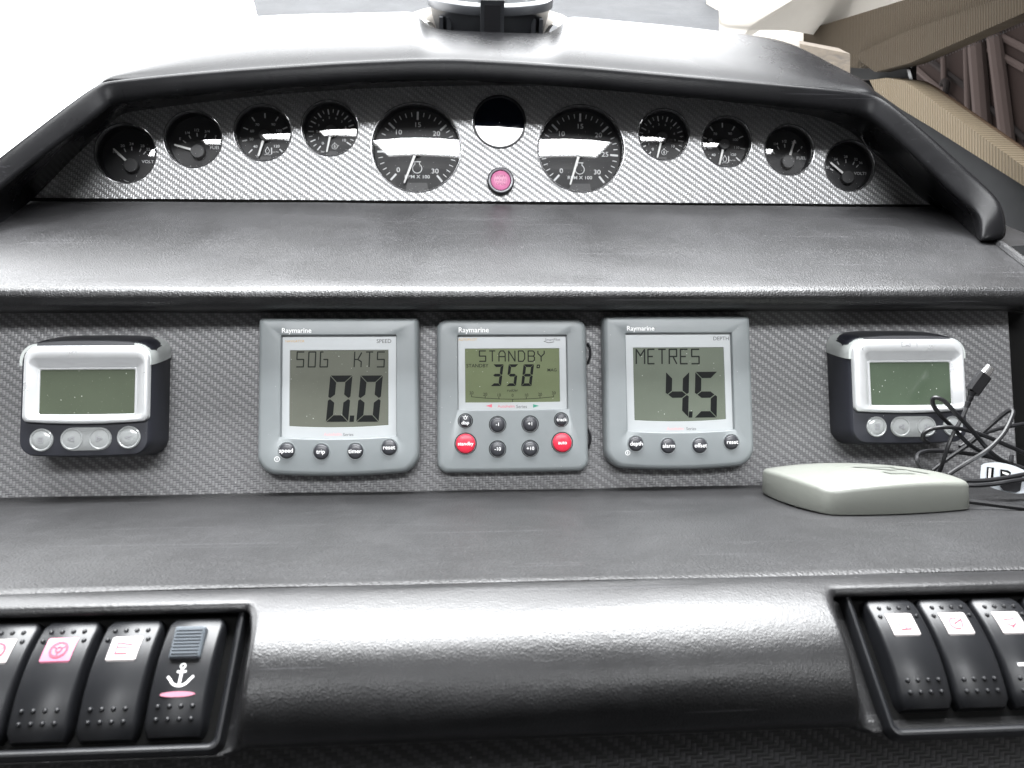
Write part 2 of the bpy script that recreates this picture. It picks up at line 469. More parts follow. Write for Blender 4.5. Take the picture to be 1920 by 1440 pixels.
def extrude_profile(name, mat, prof, x0, x1, parent, xr=None, nx=60, wob=0.0, smooth=50):
    mb = MB(); loops = []
    for i, (d, z) in enumerate(prof):
        xe = xr(d, z) if xr else x1
        loops.append([(x, d, z + wob * math.sin(x * 31 + i) * math.sin(x * 13)) for x in xs_grid(x0, xe, nx)])
    mb.loft(loops, False, False, closed=False)
    return mb.build(name, mat, parent, scale=1.0, smooth=smooth)

# lower shelf, one sheet running from the crease at the roll to the fascia
prof = [(0.2755, SHELF_Z - 0.004), (0.2752, SHELF_Z - 0.0006), (0.277, SHELF_Z + 0.0002)]
prof += [(0.28 + 0.221 * i / 24, SHELF_Z + 0.0004 * math.sin(i * 0.26)) for i in range(25)]
prof += [(0.5035, SHELF_Z + 0.0012), (0.5055, SHELF_Z + 0.0004), (0.5075, SHELF_Z - 0.006)]
extrude_profile("lower_shelf", VINYL_LOW, prof, XL, XR, console, wob=0.0003)

# padded roll with two switch recesses
full = [(0.2745, -0.0770), (0.2742, -0.0738), (0.2715, -0.0733), (0.266, -0.0742), (0.260, -0.0762), (0.254, -0.0790), (0.248, -0.0828), (0.243, -0.0870),
        (0.239, -0.0918), (0.2362, -0.0970), (0.2345, -0.1025), (0.2345, -0.1075), (0.2362, -0.1120), (0.2405, -0.1155), (0.247, -0.1180), (0.258, -0.1195), (0.275, -0.1200)]
def plate(v, wv):
    p = ROCK.P + ROCK.V * v * 0.001 + ROCK.N * wv * 0.001
    return (p.y, p.z)
recs = [(0.2745, -0.0770), (0.2742, -0.0738), (0.2715, -0.0733), (0.2675, -0.0738), (0.2635, -0.0750), (0.2622, -0.0766), (0.2625, -0.0785), plate(2.0, 0.2),
        plate(-4, 0), plate(-12, 0), plate(-22, 0), plate(-30, 0), plate(-38, 0), plate(-44, 0.5), (0.247, -0.1195), (0.258, -0.1200), (0.275, -0.1205)]
def hitx(px, py): return ROCK.hit(px, py, 0.004).x
xrl, xrr = hitx(464, 1260), hitx(1580, 1235)          # inner edges of the two recesses
def dense(p, k=3):
    return [(q.x, q.y) for q in spline([(a, b, 0) for a, b in p], k)]
fd, rd = dense(full), dense(recs)
xsr = sorted(set([round(x, 5) for x in xs_grid(XL, xrl - 0.006, 8) + xs_grid(xrl - 0.006, xrl + 0.006, 12) + xs_grid(xrl + 0.006, xrr - 0.006, 50) + xs_grid(xrr - 0.006, xrr + 0.006, 12) + xs_grid(xrr + 0.006, XR, 8)]))
def sm(t): t = max(0, min(1, t)); return t * t * (3 - 2 * t)
loops = []
for k in range(len(fd)):
    lp = []
    for x in xsr:
        t = sm((x - (xrl - 0.0035)) / 0.007) * (1 - sm((x - (xrr - 0.0035)) / 0.007))
        b = 0.0005 * math.sin(x * 37 + k * 0.35) * math.sin(x * 16 + 1) * (1 if 6 < k < 36 else 0)
        lp.append((x, rd[k][0] + (fd[k][0] - rd[k][0]) * t + b * t, rd[k][1] + (fd[k][1] - rd[k][1]) * t + b * t))
    loops.append(lp)
MB().loft(loops, False, False, closed=False).build("padded_roll", VINYL_ROLL, console, scale=1.0, smooth=70)

# carbon fascia below the roll
lowf = Plane((0, 0.272, -0.121), 0)
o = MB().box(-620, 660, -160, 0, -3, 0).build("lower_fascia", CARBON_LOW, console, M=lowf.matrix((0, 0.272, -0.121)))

# middle fascia carrying the displays
MLOC = Loc(MID, 960, 720)
xr_mid = MLOC(1897, 700)[0]
mb = MB().loft([rrect(-640, xr_mid, -90, 70, 3, z) for z in (-4, -0.4)] + [rrect(-639.6, xr_mid - 0.4, -89.6, 69.6, 3, 0)], False, True)
mb.build("display_fascia", CARBON_MID, console, M=MLOC.M)
MB().box(xr_mid + 0.5, 640, -90, 70, -12, -6).build("fascia_return", GAP, console, M=MLOC.M)
MB().box(-640, 640, -77.2, -74.4, -3, 0.9).build("fascia_gap", GAP, console, M=MLOC.M)

# upper shelf with its rolled nosing
UPL = Plane((0, 0.486, 0.0645), 62.6)     # the slope as a plane
A, Bp = UPL.hit(1863, 459), UPL.hit(1920, 503)
def upper_right(d, z):
    if d > A.y: return 0.47
    return A.x + (Bp.x - A.x) * (d - A.y) / (Bp.y - A.y)
prof = [(0.517, 0.0500), (0.500, 0.0497), (0.490, 0.0500), (0.4845, 0.0515), (0.4812, 0.0545), (0.4803, 0.0580), (0.4818, 0.0614), (0.486, 0.0645)]
prof += [(0.486 + 0.192 * i / 20, 0.0645 + 0.0995 * i / 20 + 0.0012 * math.sin(math.pi * i / 20)) for i in range(1, 21)]
prof += [(0.6815, 0.1655), (0.6845, 0.1657), (0.6868, 0.1640), (0.688, 0.158)]
extrude_profile("upper_shelf", VINYL_UP, prof, XL, 0.6, console, xr=upper_right, nx=90, wob=0.0004)
# piping along the shelf's slanted right end
e0, e1 = A + Vector((0.004, 0.0, 0.000)), Bp + Vector((0.004, 0, 0.000))
ed = (e1 - e0)
MB().tube([e0 - ed * 0.02, e0 + ed * 0.5, e1, e1 + ed * 0.6], 0.0045, 10).build("shelf_edge_piping", VINYL_UP, console, scale=1.0)

# gauge fascia: one sheet with a round cut-out for every gauge
GO = GAUGE.hit(937, 270)
GM = GAUGE.matrix(GO)
def g2(px, py, wmm=0):
    p = GAUGE.hit(px, py, wmm * 0.001) - GO
    return p.dot(GAUGE.X) * 1000, p.dot(GAUGE.V) * 1000
contact = [(70, 368), (115, 318), (178, 258), (228, 212), (330, 198), (480, 180), (640, 168), (800, 162), (937, 160), (1080, 163), (1250, 177), (1420, 198), (1550, 222), (1600, 250), (1660, 305), (1700, 345), (1738, 384)]
GAUGES = {  # px centre of the cut-out, radius in mm
    'volt_l': (235, 287, 28.0), 'fuel_l': (361.5, 260.5, 26.8), 'temp_l': (492, 248.5, 26.8), 'oil_l': (618, 240, 26.6), 'rpm_l': (780.5, 276, 42.6),
    'blank': (936.5, 228.5, 25.4), 'rpm_r': (1090, 278.5, 42.0), 'oil_r': (1245.5, 252, 25.2), 'temp_r': (1363, 265.5, 25.0), 'fuel_r': (1480.5, 281, 25.0), 'volt_r': (1593.5, 310.5, 25.4)}
bm = bmesh.new(); edges = []
def add_loop(pts):
    vs = [bm.verts.new((x, y, 0)) for x, y in pts]
    for i in range(len(vs)): edges.append(bm.edges.new((vs[i], vs[(i + 1) % len(vs)])))
outer = [g2(px, py) for px, py in contact]
add_loop([(g2(40, 372)[0], g2(70, 374)[1])] + [(x + (-4 if x < 0 else 4) * (abs(x) > 250), y + 6) for x, y in outer] + [(g2(1765, 388)[0], g2(1745, 392)[1])])
holes = {}
for k, (px, py, r) in GAUGES.items():
    c = g2(px, py); holes[k] = (c, r)
    add_loop([(c[0] + r * math.cos(2 * math.pi * i / 64), c[1] + r * math.sin(2 * math.pi * i / 64)) for i in range(64)])
bmesh.ops.triangle_fill(bm, use_beauty=True, use_dissolve=False, edges=edges)
for f in bm.faces:
    if f.normal.z < 0: f.normal_flip()
for vtx in bm.verts: vtx.co *= 0.001
me = bpy.data.meshes.new("gauge_fascia"); bm.to_mesh(me); bm.free(); me.materials.append(CARBON_GLARE)
o = bpy.data.objects.new("gauge_fascia", me); COL.objects.link(o); o.parent = console; o.matrix_local = GM
mb = MB()
for (c, r) in holes.values(): mb.lathe([(r, 0.0), (r, -2.5)], c[0], c[1], 64)
mb.build("cutout_edge", BLACK, console, M=GM)
b0, b1 = g2(30, 374), g2(1760, 388)
gp = MB(); gu0, gu1 = g2(-60, 374), g2(1790, 392)
gp.loft([[(gu0[0], gu0[1] - 60, z), (gu1[0], gu1[1] - 60, z), (gu1[0], gu1[1] + 3.5, z), (b1[0], b1[1] + 2.0, z), (b0[0], b0[1] + 1.5, z), (gu0[0], gu0[1] + 1.5, z)] for z in (-6, 0.6)])
gp.build("fascia_gap", GAP, console, M=GM)

# hood over the gauges
S_TOP = [(190, 152), (300, 139), (400, 130), (500, 122.5), (650, 113), (780, 107.5), (850, 107), (950, 112), (1100, 122), (1300, 140), (1500, 158), (1600, 168), (1640, 176)]
BACK = [(196, 138), (232, 120), (272, 96), (325, 62), (372, 36), (420, 22), (505, 17), (778, 12), (800, 42), (816, 50), (925, 55), (1030, 57), (1046, 46), (1066, 20), (1200, 32), (1350, 47), (1470, 64), (1507, 83), (1585, 130), (1640, 158)]
DB = [(196, 0.665), (272, 0.715), (372, 0.79), (505, 0.81), (1040, 0.81), (1350, 0.80), (1470, 0.79), (1585, 0.715), (1640, 0.665)]
def shelf_hit(px, py): return UPL.hit(px, py, -0.0005)
st = []     # stations: contact point, inner lip, outer lip, depth of the lip, outward points behind the lip
def left_leg(C, I, S, D): return (C, at(*I, D), at(*S, D), None)
for C, I, S, D in [(shelf_hit(-70, 500), (-150, 480), (-205, 470), 0.560), (shelf_hit(-30, 455), (-115, 440), (-170, 425), 0.566), (shelf_hit(20, 408), (-60, 405), (-115, 382), 0.578),
                   (GAUGE.hit(68, 369, -0.0005), (8, 350), (-32, 316), 0.592), (GAUGE.hit(115, 318, -0.0005), (72, 300), (38, 262), 0.607), (GAUGE.hit(178, 258, -0.0005), (140, 250), (108, 208), 0.622),
                   (GAUGE.hit(215, 224, -0.0005), (192, 212), (165, 166), 0.634)]:
    st.append((C, at(*I, D), at(*S, D), None))
cont = [(p[0], p[1]) for p in contact]
xs_s = [190, 215, 260, 320, 400, 480, 560, 640, 720, 765, 778, 790, 802, 816, 850, 880, 925, 960, 1000, 1022, 1034, 1046, 1058, 1075, 1120, 1200, 1280, 1360, 1440, 1520, 1580, 1620, 1642]
for x in xs_s:
    t = (x - 190) / (1642 - 190)
    cxp = 232 + t * (1592 - 232)
    C = GAUGE.hit(cxp, lerp_list(cont, cxp), -0.0005)
    sy = lerp_list(S_TOP, x)
    ixp = x + 18 * (1 - 2 * t)
    I = at(ixp, sy + 44, 0.642)
    bx = lerp_list([(190, 196), (212, 232), (250, 272), (310, 325), (390, 372), (530, 505), (900, 900), (1300, 1330), (1440, 1462), (1520, 1507), (1580, 1560), (1620, 1600), (1642, 1636)], x)
    Bk = at(bx, lerp_list(BACK, bx), lerp_list(DB, bx))
    st.append((C, I, at(x, sy, 0.640), Bk))
for C, I, S, D in [(GAUGE.hit(1606, 256, -0.0005), (1648, 232), (1664, 187), 0.634), (GAUGE.hit(1650, 297, -0.0005), (1692, 275), (1720, 231), 0.622), (GAUGE.hit(1700, 345, -0.0005), (1746, 325), (1780, 284), 0.607),
                   (GAUGE.hit(1736, 381, -0.0005), (1800, 375), (1840, 339), 0.592), (shelf_hit(1770, 395), (1834, 402), (1872, 368), 0.580), (shelf_hit(1800, 421), (1838, 425), (1885, 395), 0.573), (shelf_hit(1822, 441), (1838, 446), (1889, 425), 0.570), (shelf_hit(1831, 449), (1838, 455), (1888, 455), 0.569)]:
    st.append((C, at(*I, D), at(*S, D), None))
loops = []
hub = Vector((0.03, 0.66, 0.18))
for C, I, S, Bk in st:
    out = (S - I)
    Y = Vector((0, 1, 0))
    nrm = out.normalized()
    f1 = I + nrm * 0.0012 + Y * -0.0005; f0 = I + Y * 0.009 - nrm * 0.0015
    lp = [C + (I - C) * t for t in (0, 0.2, 0.4, 0.6, 0.75, 0.88)]
    f0 = I + (C - I) * 0.10
    lp += [f0, I, I + out * 0.08 - Y * 0.0022, I + out * 0.2 - Y * 0.0032, I + out * 0.55 - Y * 0.0034, I + out * 0.82 - Y * 0.0028, I + out * 0.95 - Y * 0.0008, S + Y * 0.003, S + nrm * 0.0002 + Y * 0.007]
    if Bk is None:
        e = Vector((math.copysign(0.5, S.x - 0.03), 0, 0.2)).normalized()
        back_dir = S / S.y      # the leg's outer wall flares outward as it runs back to the fascia
        lp += [S + back_dir * q - nrm * q * 0.12 for q in (0.02, 0.04, 0.07, 0.10, 0.13)] + [S + back_dir * 0.16 - nrm * 0.03]
    else:
        for q in (0.12, 0.3, 0.5, 0.75, 1.0):
            p = S + (Bk - S) * q; p = p + Vector((0, 0, 0.003 * math.sin(math.pi * q) * (0.3 + (Bk - S).length * 3)))
            lp.append(p)
        lp.append(Bk + Vector((0, 0.05, -0.02)))
    loops.append(lp)
mb = MB().loft(loops, False, False, closed=False)
mb.f.append(tuple(len(mb.v) - len(loops[0]) + i for i in range(len(loops[0]) - 5)))
ho = mb.build("gauge_hood", VINYL_HOOD, console, scale=1.0, smooth=60)
sub = ho.modifiers.new("smooth", 'SUBSURF'); sub.levels = 1; sub.render_levels = 2

# ------------------------------------------------------------------ gauges
def arc_needle(mb, px, py, ang, L, w0, w1, z):
    c, s = math.cos(R(ang)), math.sin(R(ang))
    P = lambda t, q: (px + c * t - s * q, py + s * t + c * q)
    pts = [P(0, -w0), P(L * 0.97, -w1), P(L, 0), P(L * 0.97, w1), P(0, w0)]
    mb.loft([[(x, y, z) for x, y in pts], [(x, y, z + 0.5) for x, y in pts]])
DEPTH = 11.0
def gauge(name, key, label, cat, group, spec):
    (c, r) = holes[key]
    M = GM @ Matrix.Translation((c[0] * 0.001, c[1] * 0.001, 0))
    t = thing(name, label, cat, M, group)
    MB().lathe([(r - 0.1, -1.5), (r - 0.1, 0.5), (r - 0.5, 0.9), (r - 1.1, 0.8), (r - 1.5, 0.2), (r - 1.7, -2.2)], n=72).build("rim", CHROME_DARK, t)
    ri = r - 1.7
    MB().lathe([(ri, -2.2), (ri - 0.3, -2.4), (ri - 0.9, -DEPTH)], n=72).build("inner_wall", BLACK, t)
    Rd = 190.0 if r < 35 else 330.0
    prof = [(ri * q, (Rd * math.sqrt(1 - (ri * q / Rd) ** 2) - Rd) + ri * ri / (2 * Rd) - 1.9) for q in (1, 0.9, 0.75, 0.6, 0.45, 0.3, 0.15, 0.02)]
    MB().lathe(prof, n=64, cap1=True).build("glass", GLASS, t, smooth=60)
    MB().disc(0, 0, ri - 0.5, -DEPTH, 64).build("dial", DIAL, t)
    z = -DEPTH + 0.12
    ink = MB(); px, py = spec.get('pivot', (0, 0))
    for a, r0, r1, wd in spec['ticks']:
        ink.stroke([(px + r0 * math.cos(R(a)), py + r0 * math.sin(R(a))), (px + r1 * math.cos(R(a)), py + r1 * math.sin(R(a)))], wd, z)
    for body, x, y, s in spec['text']: ink.text(body, px + x, py + y, s, z, bold=0.012, sx=1.12)
    for pts, wd, cl in spec.get('icon', []): ink.stroke([(px + x, py + y) for x, y in pts], wd, z, cl)
    ink.build("dial_print", DIAL_INK, t, smooth=None)
    if 'plate' in spec:
        w2, y0, y1 = spec['plate']
        MB().loft([[(px - w2, y0, q), (px + w2, y0, q), (px + w2 * 0.85, y1, q), (px - w2 * 0.85, y1, q)] for q in (-DEPTH, -DEPTH + 1.2)]).build("stop_plate", DIAL_HUB, t)
    nb = MB(); a, L, w0, w1 = spec['needle']; arc_needle(nb, px, py, a, L, w0, w1, -DEPTH + 3.0)
    nd = nb.build("needle", NEEDLE, t)
    hr = spec['hub']
    MB().lathe([(hr, -DEPTH), (hr, -DEPTH + 4.2), (hr - 0.6, -DEPTH + 4.9), (hr * 0.5, -DEPTH + 5.0), (0.05, -DEPTH + 5.0)], px, py, 32).build("hub", DIAL_HUB, nd)
    return t

def ring_pts(x, y, r, a0=0, a1=360, n=18): return [(x + r * math.cos(R(a0 + (a1 - a0) * i / n)), y + r * math.sin(R(a0 + (a1 - a0) * i / n))) for i in range(n + 1)]

def spec_rpm(needle):
    ticks = []; text = []
    for i in range(31):
        a = 228 - 279 * i / 30
        if i % 5 == 0: ticks.append((a, 30.0, 37.0, 1.9))
        else: ticks.append((a, 33.0, 36.8, 0.75))
        if i % 5 == 0:
            rr = 24.8 if i not in (0, 30) else 26.6
            text.append((str(i), rr * math.cos(R(a)), rr * math.sin(R(a)) + (1.5 if i in (0, 30) else 0), 6.4))
    text.append(("RPM X 100", 0, -24.6, 4.6))
    icon = [(ring_pts(0, -16.6, 4.4, 120, 420, 20), 0.75, False), ([(-2.2, -12.8), (-2.2, -10.2)], 0.75, False), ([(2.2, -12.8), (2.2, -10.2)], 0.75, False), ([(-3.4, -10.2), (3.4, -10.2)], 0.8, False)]
    return dict(pivot=(0, 0), ticks=ticks, text=text, icon=icon, plate=(11, -38.5, -30.5), needle=(needle, 34, 1.3, 0.8), hub=5.6)
def spec_oil(needle):
    ticks = []; text = []
    for i in range(21):
        a = 232 - 266 * i / 20
        ticks.append((a, 17.0 if i % 2 == 0 else 18.6, 21.6, 1.15 if i % 2 == 0 else 0.7))
    for n in (0, 1, 2, 3, 4, 5, 6, 7, 8, 9, 10):
        a = 232 - 266 * n / 10; text.append((str(n), 13.6 * math.cos(R(a)), 13.6 * math.sin(R(a)), 3.6 if n in (0, 10) else 2.9))
    text.append(("bar", -8.5, -18.5, 2.4))
    icon = [(ring_pts(2.6, -13.5, 2.5), 0.45, False), ([(2.6, -12.2), (1.9, -13.9), (2.6, -14.8), (3.3, -13.9)], 0.5, True), ([(5.1, -13.2), (6.6, -12.6)], 0.5, False), ([(2.0, -11.0), (2.6, -9.8), (3.2, -11.0)], 0.4, False)]
    return dict(pivot=(0, 0), ticks=ticks, text=text, icon=icon, plate=(5.5, -23.5, -18.4), needle=(needle, 20.5, 1.1, 0.7), hub=5.4)
def spec_temp(needle):
    ticks = []; text = []
    for i in range(9):
        a = 225 - 33.4 * i; ticks.append((a, 17.6, 21.8, 1.15))
        n = 40 + 10 * i
        if n != 80: text.append((str(n), 13.4 * math.cos(R(a)), 13.4 * math.sin(R(a)), 3.5))
    text += [("\u00b0C", -8.0, -18.6, 2.6), ("WATER", 9.0, -14.6, 1.6)]
    icon = [([(1.6, -9.6), (-0.4, -13.2), (0.4, -15.6), (2.8, -15.6), (3.6, -13.2)], 0.5, True), ([(5.4, -10.6), (5.4, -16.2)], 1.0, False), ([(-1.4, -17.2), (1, -16.8), (3, -17.2), (5, -16.8)], 0.4, False)]
    return dict(pivot=(0, 0), ticks=ticks, text=text, icon=icon, plate=(5.5, -23.5, -19.0), needle=(needle, 20.5, 1.2, 0.8), hub=5.2)
def spec_short(words, labels, angs, needle, skip=()):
    ticks = [(a, 15.2, 18.2, 0.95) for a in angs]
    text = [(l, 21.6 * math.cos(R(a)), 21.0 * math.sin(R(a)), 3.5) for l, a in zip(labels, angs)]
    text.append((words, 14.6, 4.6, 3.9))
    icon = [(ring_pts(-1, -1.0, 21.5 - 8, 238, 262, 6), 0.35, False), (ring_pts(-1, -1.0, 13.5, 270, 292, 5), 0.35, False)]
    return dict(pivot=(1.8, -9.0), ticks=ticks, text=text, icon=icon, needle=(needle, 22.5, 1.15, 0.8), hub=6.4)

FA, VA = (143, 120, 96, 70, 45), (140, 115, 93, 66, 50)
gauge("voltmeter", 'volt_l', "outermost voltmeter at the left end of the gauge row, white needle resting on 16", "gauge", "round gauges in the carbon fascia", spec_short("VOLTS", ("16", "20", "24", "28", "32"), VA, 136))
gauge("fuel_gauge", 'fuel_l', "fuel gauge with its needle pointing below E, beside the outer left voltmeter", "gauge", "round gauges in the carbon fascia", spec_short("FUEL", ("E", "1/4", "1/2", "3/4", "F"), FA, 164))
gauge("temperature_gauge", 'temp_l', "black temperature dial marked 40 to 120 between the empty fuel gauge and an oil gauge", "gauge", "round gauges in the carbon fascia", spec_temp(-107))
gauge("oil_pressure_gauge", 'oil_l', "oil pressure dial marked 0 to 10 beside the left large rev counter", "gauge", "round gauges in the carbon fascia", spec_oil(-102))
gauge("tachometer", 'rpm_l', "large rev counter marked RPM X 100 on the left of the blank centre dial", "gauge", "large rev counters beside the blank dial", spec_rpm(-111))
gauge("tachometer", 'rpm_r', "large rev counter marked RPM X 100 on the right of the blank centre dial", "gauge", "large rev counters beside the blank dial", spec_rpm(-107))
gauge("oil_pressure_gauge", 'oil_r', "oil pressure dial marked 0 to 10 beside the right large rev counter", "gauge", "round gauges in the carbon fascia", spec_oil(-104))
gauge("temperature_gauge", 'temp_r', "black temperature dial marked 40 to 120 beside the fuel gauge reading near three quarters", "gauge", "round gauges in the carbon fascia", spec_temp(-104))
gauge("fuel_gauge", 'fuel_r', "fuel gauge reading near three quarters, inside the outer right voltmeter", "gauge", "round gauges in the carbon fascia", spec_short("FUEL", ("E", "1/4", "1/2", "3/4", "F"), FA, 72))
gauge("voltmeter", 'volt_r', "outermost voltmeter at the right end of the gauge row, scale running to 36", "gauge", "round gauges in the carbon fascia", spec_short("VOLTS", ("20", "24", "28", "32", "36"), (150, 118, 90, 62, 46), 140))

(c, r) = holes['blank']
t = thing("blank_dial", "blank round dial of flat smoked glass between the two large rev counters", "gauge", GM @ Matrix.Translation((c[0] * 0.001, c[1] * 0.001, 0)), "round gauges in the carbon fascia")
MB().lathe([(r - 0.1, -1.5), (r - 0.1, 0.6), (r - 0.6, 1.0), (r - 1.6, 0.9), (r - 2.2, 0.0), (r - 2.4, -1.6)], n=72).build("rim", BLACK, t)
MB().lathe([(r - 2.0, -1.4), (r * 0.5, -1.35), (0.1, -1.3)], n=64).build("glass", SMOKE, t, M=Matrix.Rotation(R(0.4), 4, "X"))

# pink warning lamp
L = Loc(GAUGE, 938.5, 341)
t = thing("warning_lamp", "round pink warning lamp lettered PORT HOLES OPEN below the blank dial", "warning lamp", L.M)
rr = 12.6
MB().lathe([(rr, 0), (rr, 4.0), (rr - 0.5, 4.8), (rr - 1.2, 5.0)], n=48).build("collar", BLACK, t)
MB().lathe([(rr - 1.2, 5.0), (rr - 1.0, 5.6), (rr - 1.6, 6.0), (rr - 2.6, 5.8), (rr - 3.0, 4.6)], n=48).build("ring", RING_GREY, t)
MB().lathe([(rr - 3.0, 4.6), (rr - 3.6, 4.0)], n=48).build("shadow_gap", GAP, t)
MB().lathe([(rr - 3.5, 3.6), (rr - 3.5, 4.8), (rr - 4.2, 5.3), (4, 5.5), (0.1, 5.55)], n=48).build("lens", PINK, t)
mb = MB()
for k, s in enumerate(("PORT", "HOLES", "OPEN")): mb.text(s, 0, 3.6 - 3.6 * k, 3.5, 5.66, bold=0.01)
mb.build("lettering", PINK_INK, t, smooth=None)

# ------------------------------------------------------------------ lcd characters
SEG14 = {  # strokes in a unit cell
    'S': [[(1, 1), (0, 1), (0, .5), (1, .5), (1, 0), (0, 0)]], 'O': [[(0, 0), (0, 1), (1, 1), (1, 0), (0, 0)]], 'G': [[(0, 1), (0, 0), (1, 0), (1, .5), (.45, .5)], [(0, 1), (.35, 1)]],
    'K': [[(0, 0), (0, 1)], [(1, .95), (.5, .5), (0, .5)], [(.5, .5), (1, .35), (1, 0)]], 'T': [[(0.05, 1), (.95, 1)], [(.5, 1), (.5, 0)]], 'M': [[(0, 0), (0, 1), (.5, .55), (1, 1), (1, 0)]],
    'E': [[(1, 1), (0, 1), (0, 0), (1, 0)], [(0, .5), (.75, .5)]], 'R': [[(0, 0), (0, 1), (1, 1), (1, .5), (0, .5)], [(.5, .5), (1, 0)]],
    'A': [[(0, 0), (0, .75), (.25, 1), (.75, 1), (1, .75), (1, 0)], [(0, .45), (1, .45)]], 'N': [[(0, 0), (0, 1), (1, 0), (1, 1)]], 'D': [[(0, 0), (0, 1), (.7, 1), (1, .75), (1, .25), (.7, 0), (0, 0)]],
    'B': [[(0, 0), (0, 1), (.75, 1), (1, .85), (1, .62), (.8, .5), (1, .38), (1, .12), (.75, 0), (0, 0)], [(0, .5), (.8, .5)]], 'Y': [[(0, 1), (0, .75), (.5, .45), (1, .75), (1, 1)], [(.5, .45), (.5, 0)]]}
def seg_text(mb, ch, u0, u1, v0, v1, wd, z, sl=0.0):
    for line in SEG14[ch]:
        mb.stroke([(u0 + (u1 - u0) * a + sl * (v1 - v0) * b, v0 + (v1 - v0) * b) for a, b in line], wd, z)
SEG7 = {'0': 'abcdef', '3': 'abgcd', '5': 'afgcd', '8': 'abcdefg', '4': 'fgbc'}
def digit7(mb, ch, u0, u1, v0, v1, wd, z, sl=0.12):
    W, H = u1 - u0, v1 - v0; g = wd * 0.08; hm = H / 2
    def P(x, y): return (u0 + x + sl * (y - 0) , v0 + y, z)
    segs = {'a': [(g, H), (W - g, H), (W - wd - g, H - wd), (wd + g, H - wd)], 'd': [(g, 0), (wd + g, wd), (W - wd - g, wd), (W - g, 0)],
            'f': [(0, H - g), (wd, H - wd - g), (wd, hm + wd * .55 + g), (wd * .3, hm + g), (0, hm + wd * .3)], 'b': [(W, H - g), (W, hm + wd * .3), (W - wd * .3, hm + g), (W - wd, hm + wd * .55 + g), (W - wd, H - wd - g)],
            'e': [(0, g), (0, hm - wd * .3), (wd * .3, hm - g), (wd, hm - wd * .55 - g), (wd, wd + g)], 'c': [(W, g), (W - wd, wd + g), (W - wd, hm - wd * .55 - g), (W - wd * .3, hm - g), (W, hm - wd * .3)],
            'g': [(wd * .35 + g, hm), (wd + g, hm + wd * .5), (W - wd - g, hm + wd * .5), (W - wd * .35 - g, hm), (W - wd - g, hm - wd * .5), (wd + g, hm - wd * .5)]}
    for q in SEG7[ch]: mb.poly([P(x, y) for x, y in segs[q]])

def button(parent, u, v, r, z, mat, words, size, lens=None):
    well = MB().lathe([(r + 1.0, z + 0.02), (r + 0.75, z + 0.35), (r + 0.45, z + 0.25), (r + 0.3, z - 0.8)], u, v, 40).build("button_surround", lens or HOUSING, parent)
    b = MB().lathe([(r + 0.2, z - 0.8), (r, z + 0.7), (r - 0.5, z + 1.5), (r * 0.7, z + 2.0), (r * 0.35, z + 2.15), (0.05, z + 2.2)], u, v, 40).build("button", mat, parent)
    if words:
        mb = MB()
        for k, wd in enumerate(words): mb.text(wd, u, v + (len(words) - 1) * size * 0.45 - k * size * 0.95, size, z + 2.32, bold=0.03)
        mb.build("button_lettering", WHITE_INK, b, smooth=None)
    return b

def display(name, label, L, outer, opening, lcdbox, lcd_mat, H, r_top, r_bot, bulge, group):
    """square marine display: housing with a sunk window, silver mask, lcd"""
    t = thing(name, label, "instrument display", L.M, group)
    u0, v1 = L(outer[0], outer[1], H); u1, v0 = L(outer[2], outer[3], H)
    a0, b1 = L(opening[0], opening[1], H); a1, b0 = L(opening[2], opening[3], H)
    oc, ec = 8, 8
    kw = dict(n=8, e=8)
    fb = bulge * 0.55
    def outl(ins, z): return rrect(u0 + ins, u1 - ins, v0 + ins, v1 - ins, max(0.5, r_top - ins * 0.5), z, bulge=bulge, rb=max(0.5, r_bot - ins * 0.5), **kw)
    def open_(ins, z): return rrect(a0 + ins, a1 - ins, b0 + ins, b1 - ins, 0.6, z, bulge=fb, **kw)
    dz = 3.2
    MB().loft([outl(1.2, 0), outl(0.2, 1.0), outl(0, H * 0.45), outl(0.25, H * 0.7), outl(1.0, H * 0.88), outl(2.2, H * 0.97), outl(3.6, H), open_(-0.5, H), open_(-0.1, H - 0.3), open_(0.3, H - dz - 0.2)], False, False).build("housing", HOUSING, t)
    c0, d1 = L(lcdbox[0], lcdbox[1], H - dz); c1, d0 = L(lcdbox[2], lcdbox[3], H - dz)
    lc = lambda ins, z: rrect(c0 + ins, c1 - ins, d0 + ins, d1 - ins, 0.3, z, bulge=fb * 0.8, **kw)
    MB().loft([open_(-0.4, H - dz), lc(-0.2, H - dz), lc(0, H - dz - 0.6)], False, False).build("window_mask", BEZEL_WHITE, t)
    MB().poly(lc(-0.3, H - dz - 0.5)).build("lcd_screen", lcd_mat, t)
    return t, H - dz, H - dz - 0.42

RAY = "Raymarine"
GRP = "grey square displays on the carbon fascia"
# speed
L = Loc(MID, 634, 744)
H = 13.0
t, zm, zl = display("speed_display", "grey square display reading SOG KTS 0.0 with four dark buttons", L, (483, 594, 786, 884), (527, 628, 743, 818), (544, 657, 728, 797), LCD_GREY, H, 3.0, 12.0, 2.6, GRP)
mb = MB(); u, v = L(556, 620, H); mb.text(RAY, u, v, 4.6, H + 0.08, bold=0.035); mb.build("maker_lettering", WHITE_INK, t, smooth=None)
mb = MB(); u, v = L(720, 640, zm); mb.text("SPEED", u, v, 3.7, zm + 0.08, bold=0.02); mb.build("title_lettering", GREY_INK, t, smooth=None)
mb = MB(); u, v = L(653, 815, zm); mb.text("Series", u, v, 2.9, zm + 0.08); mb.build("mask_lettering", GREY_INK, t, smooth=None)
mb = MB(); u, v = L(624, 814.5, zm); mb.text("Autohelm", u, v, 2.9, zm + 0.08); mb.build("red_mask_lettering", PALE_RED_INK, t, smooth=None)
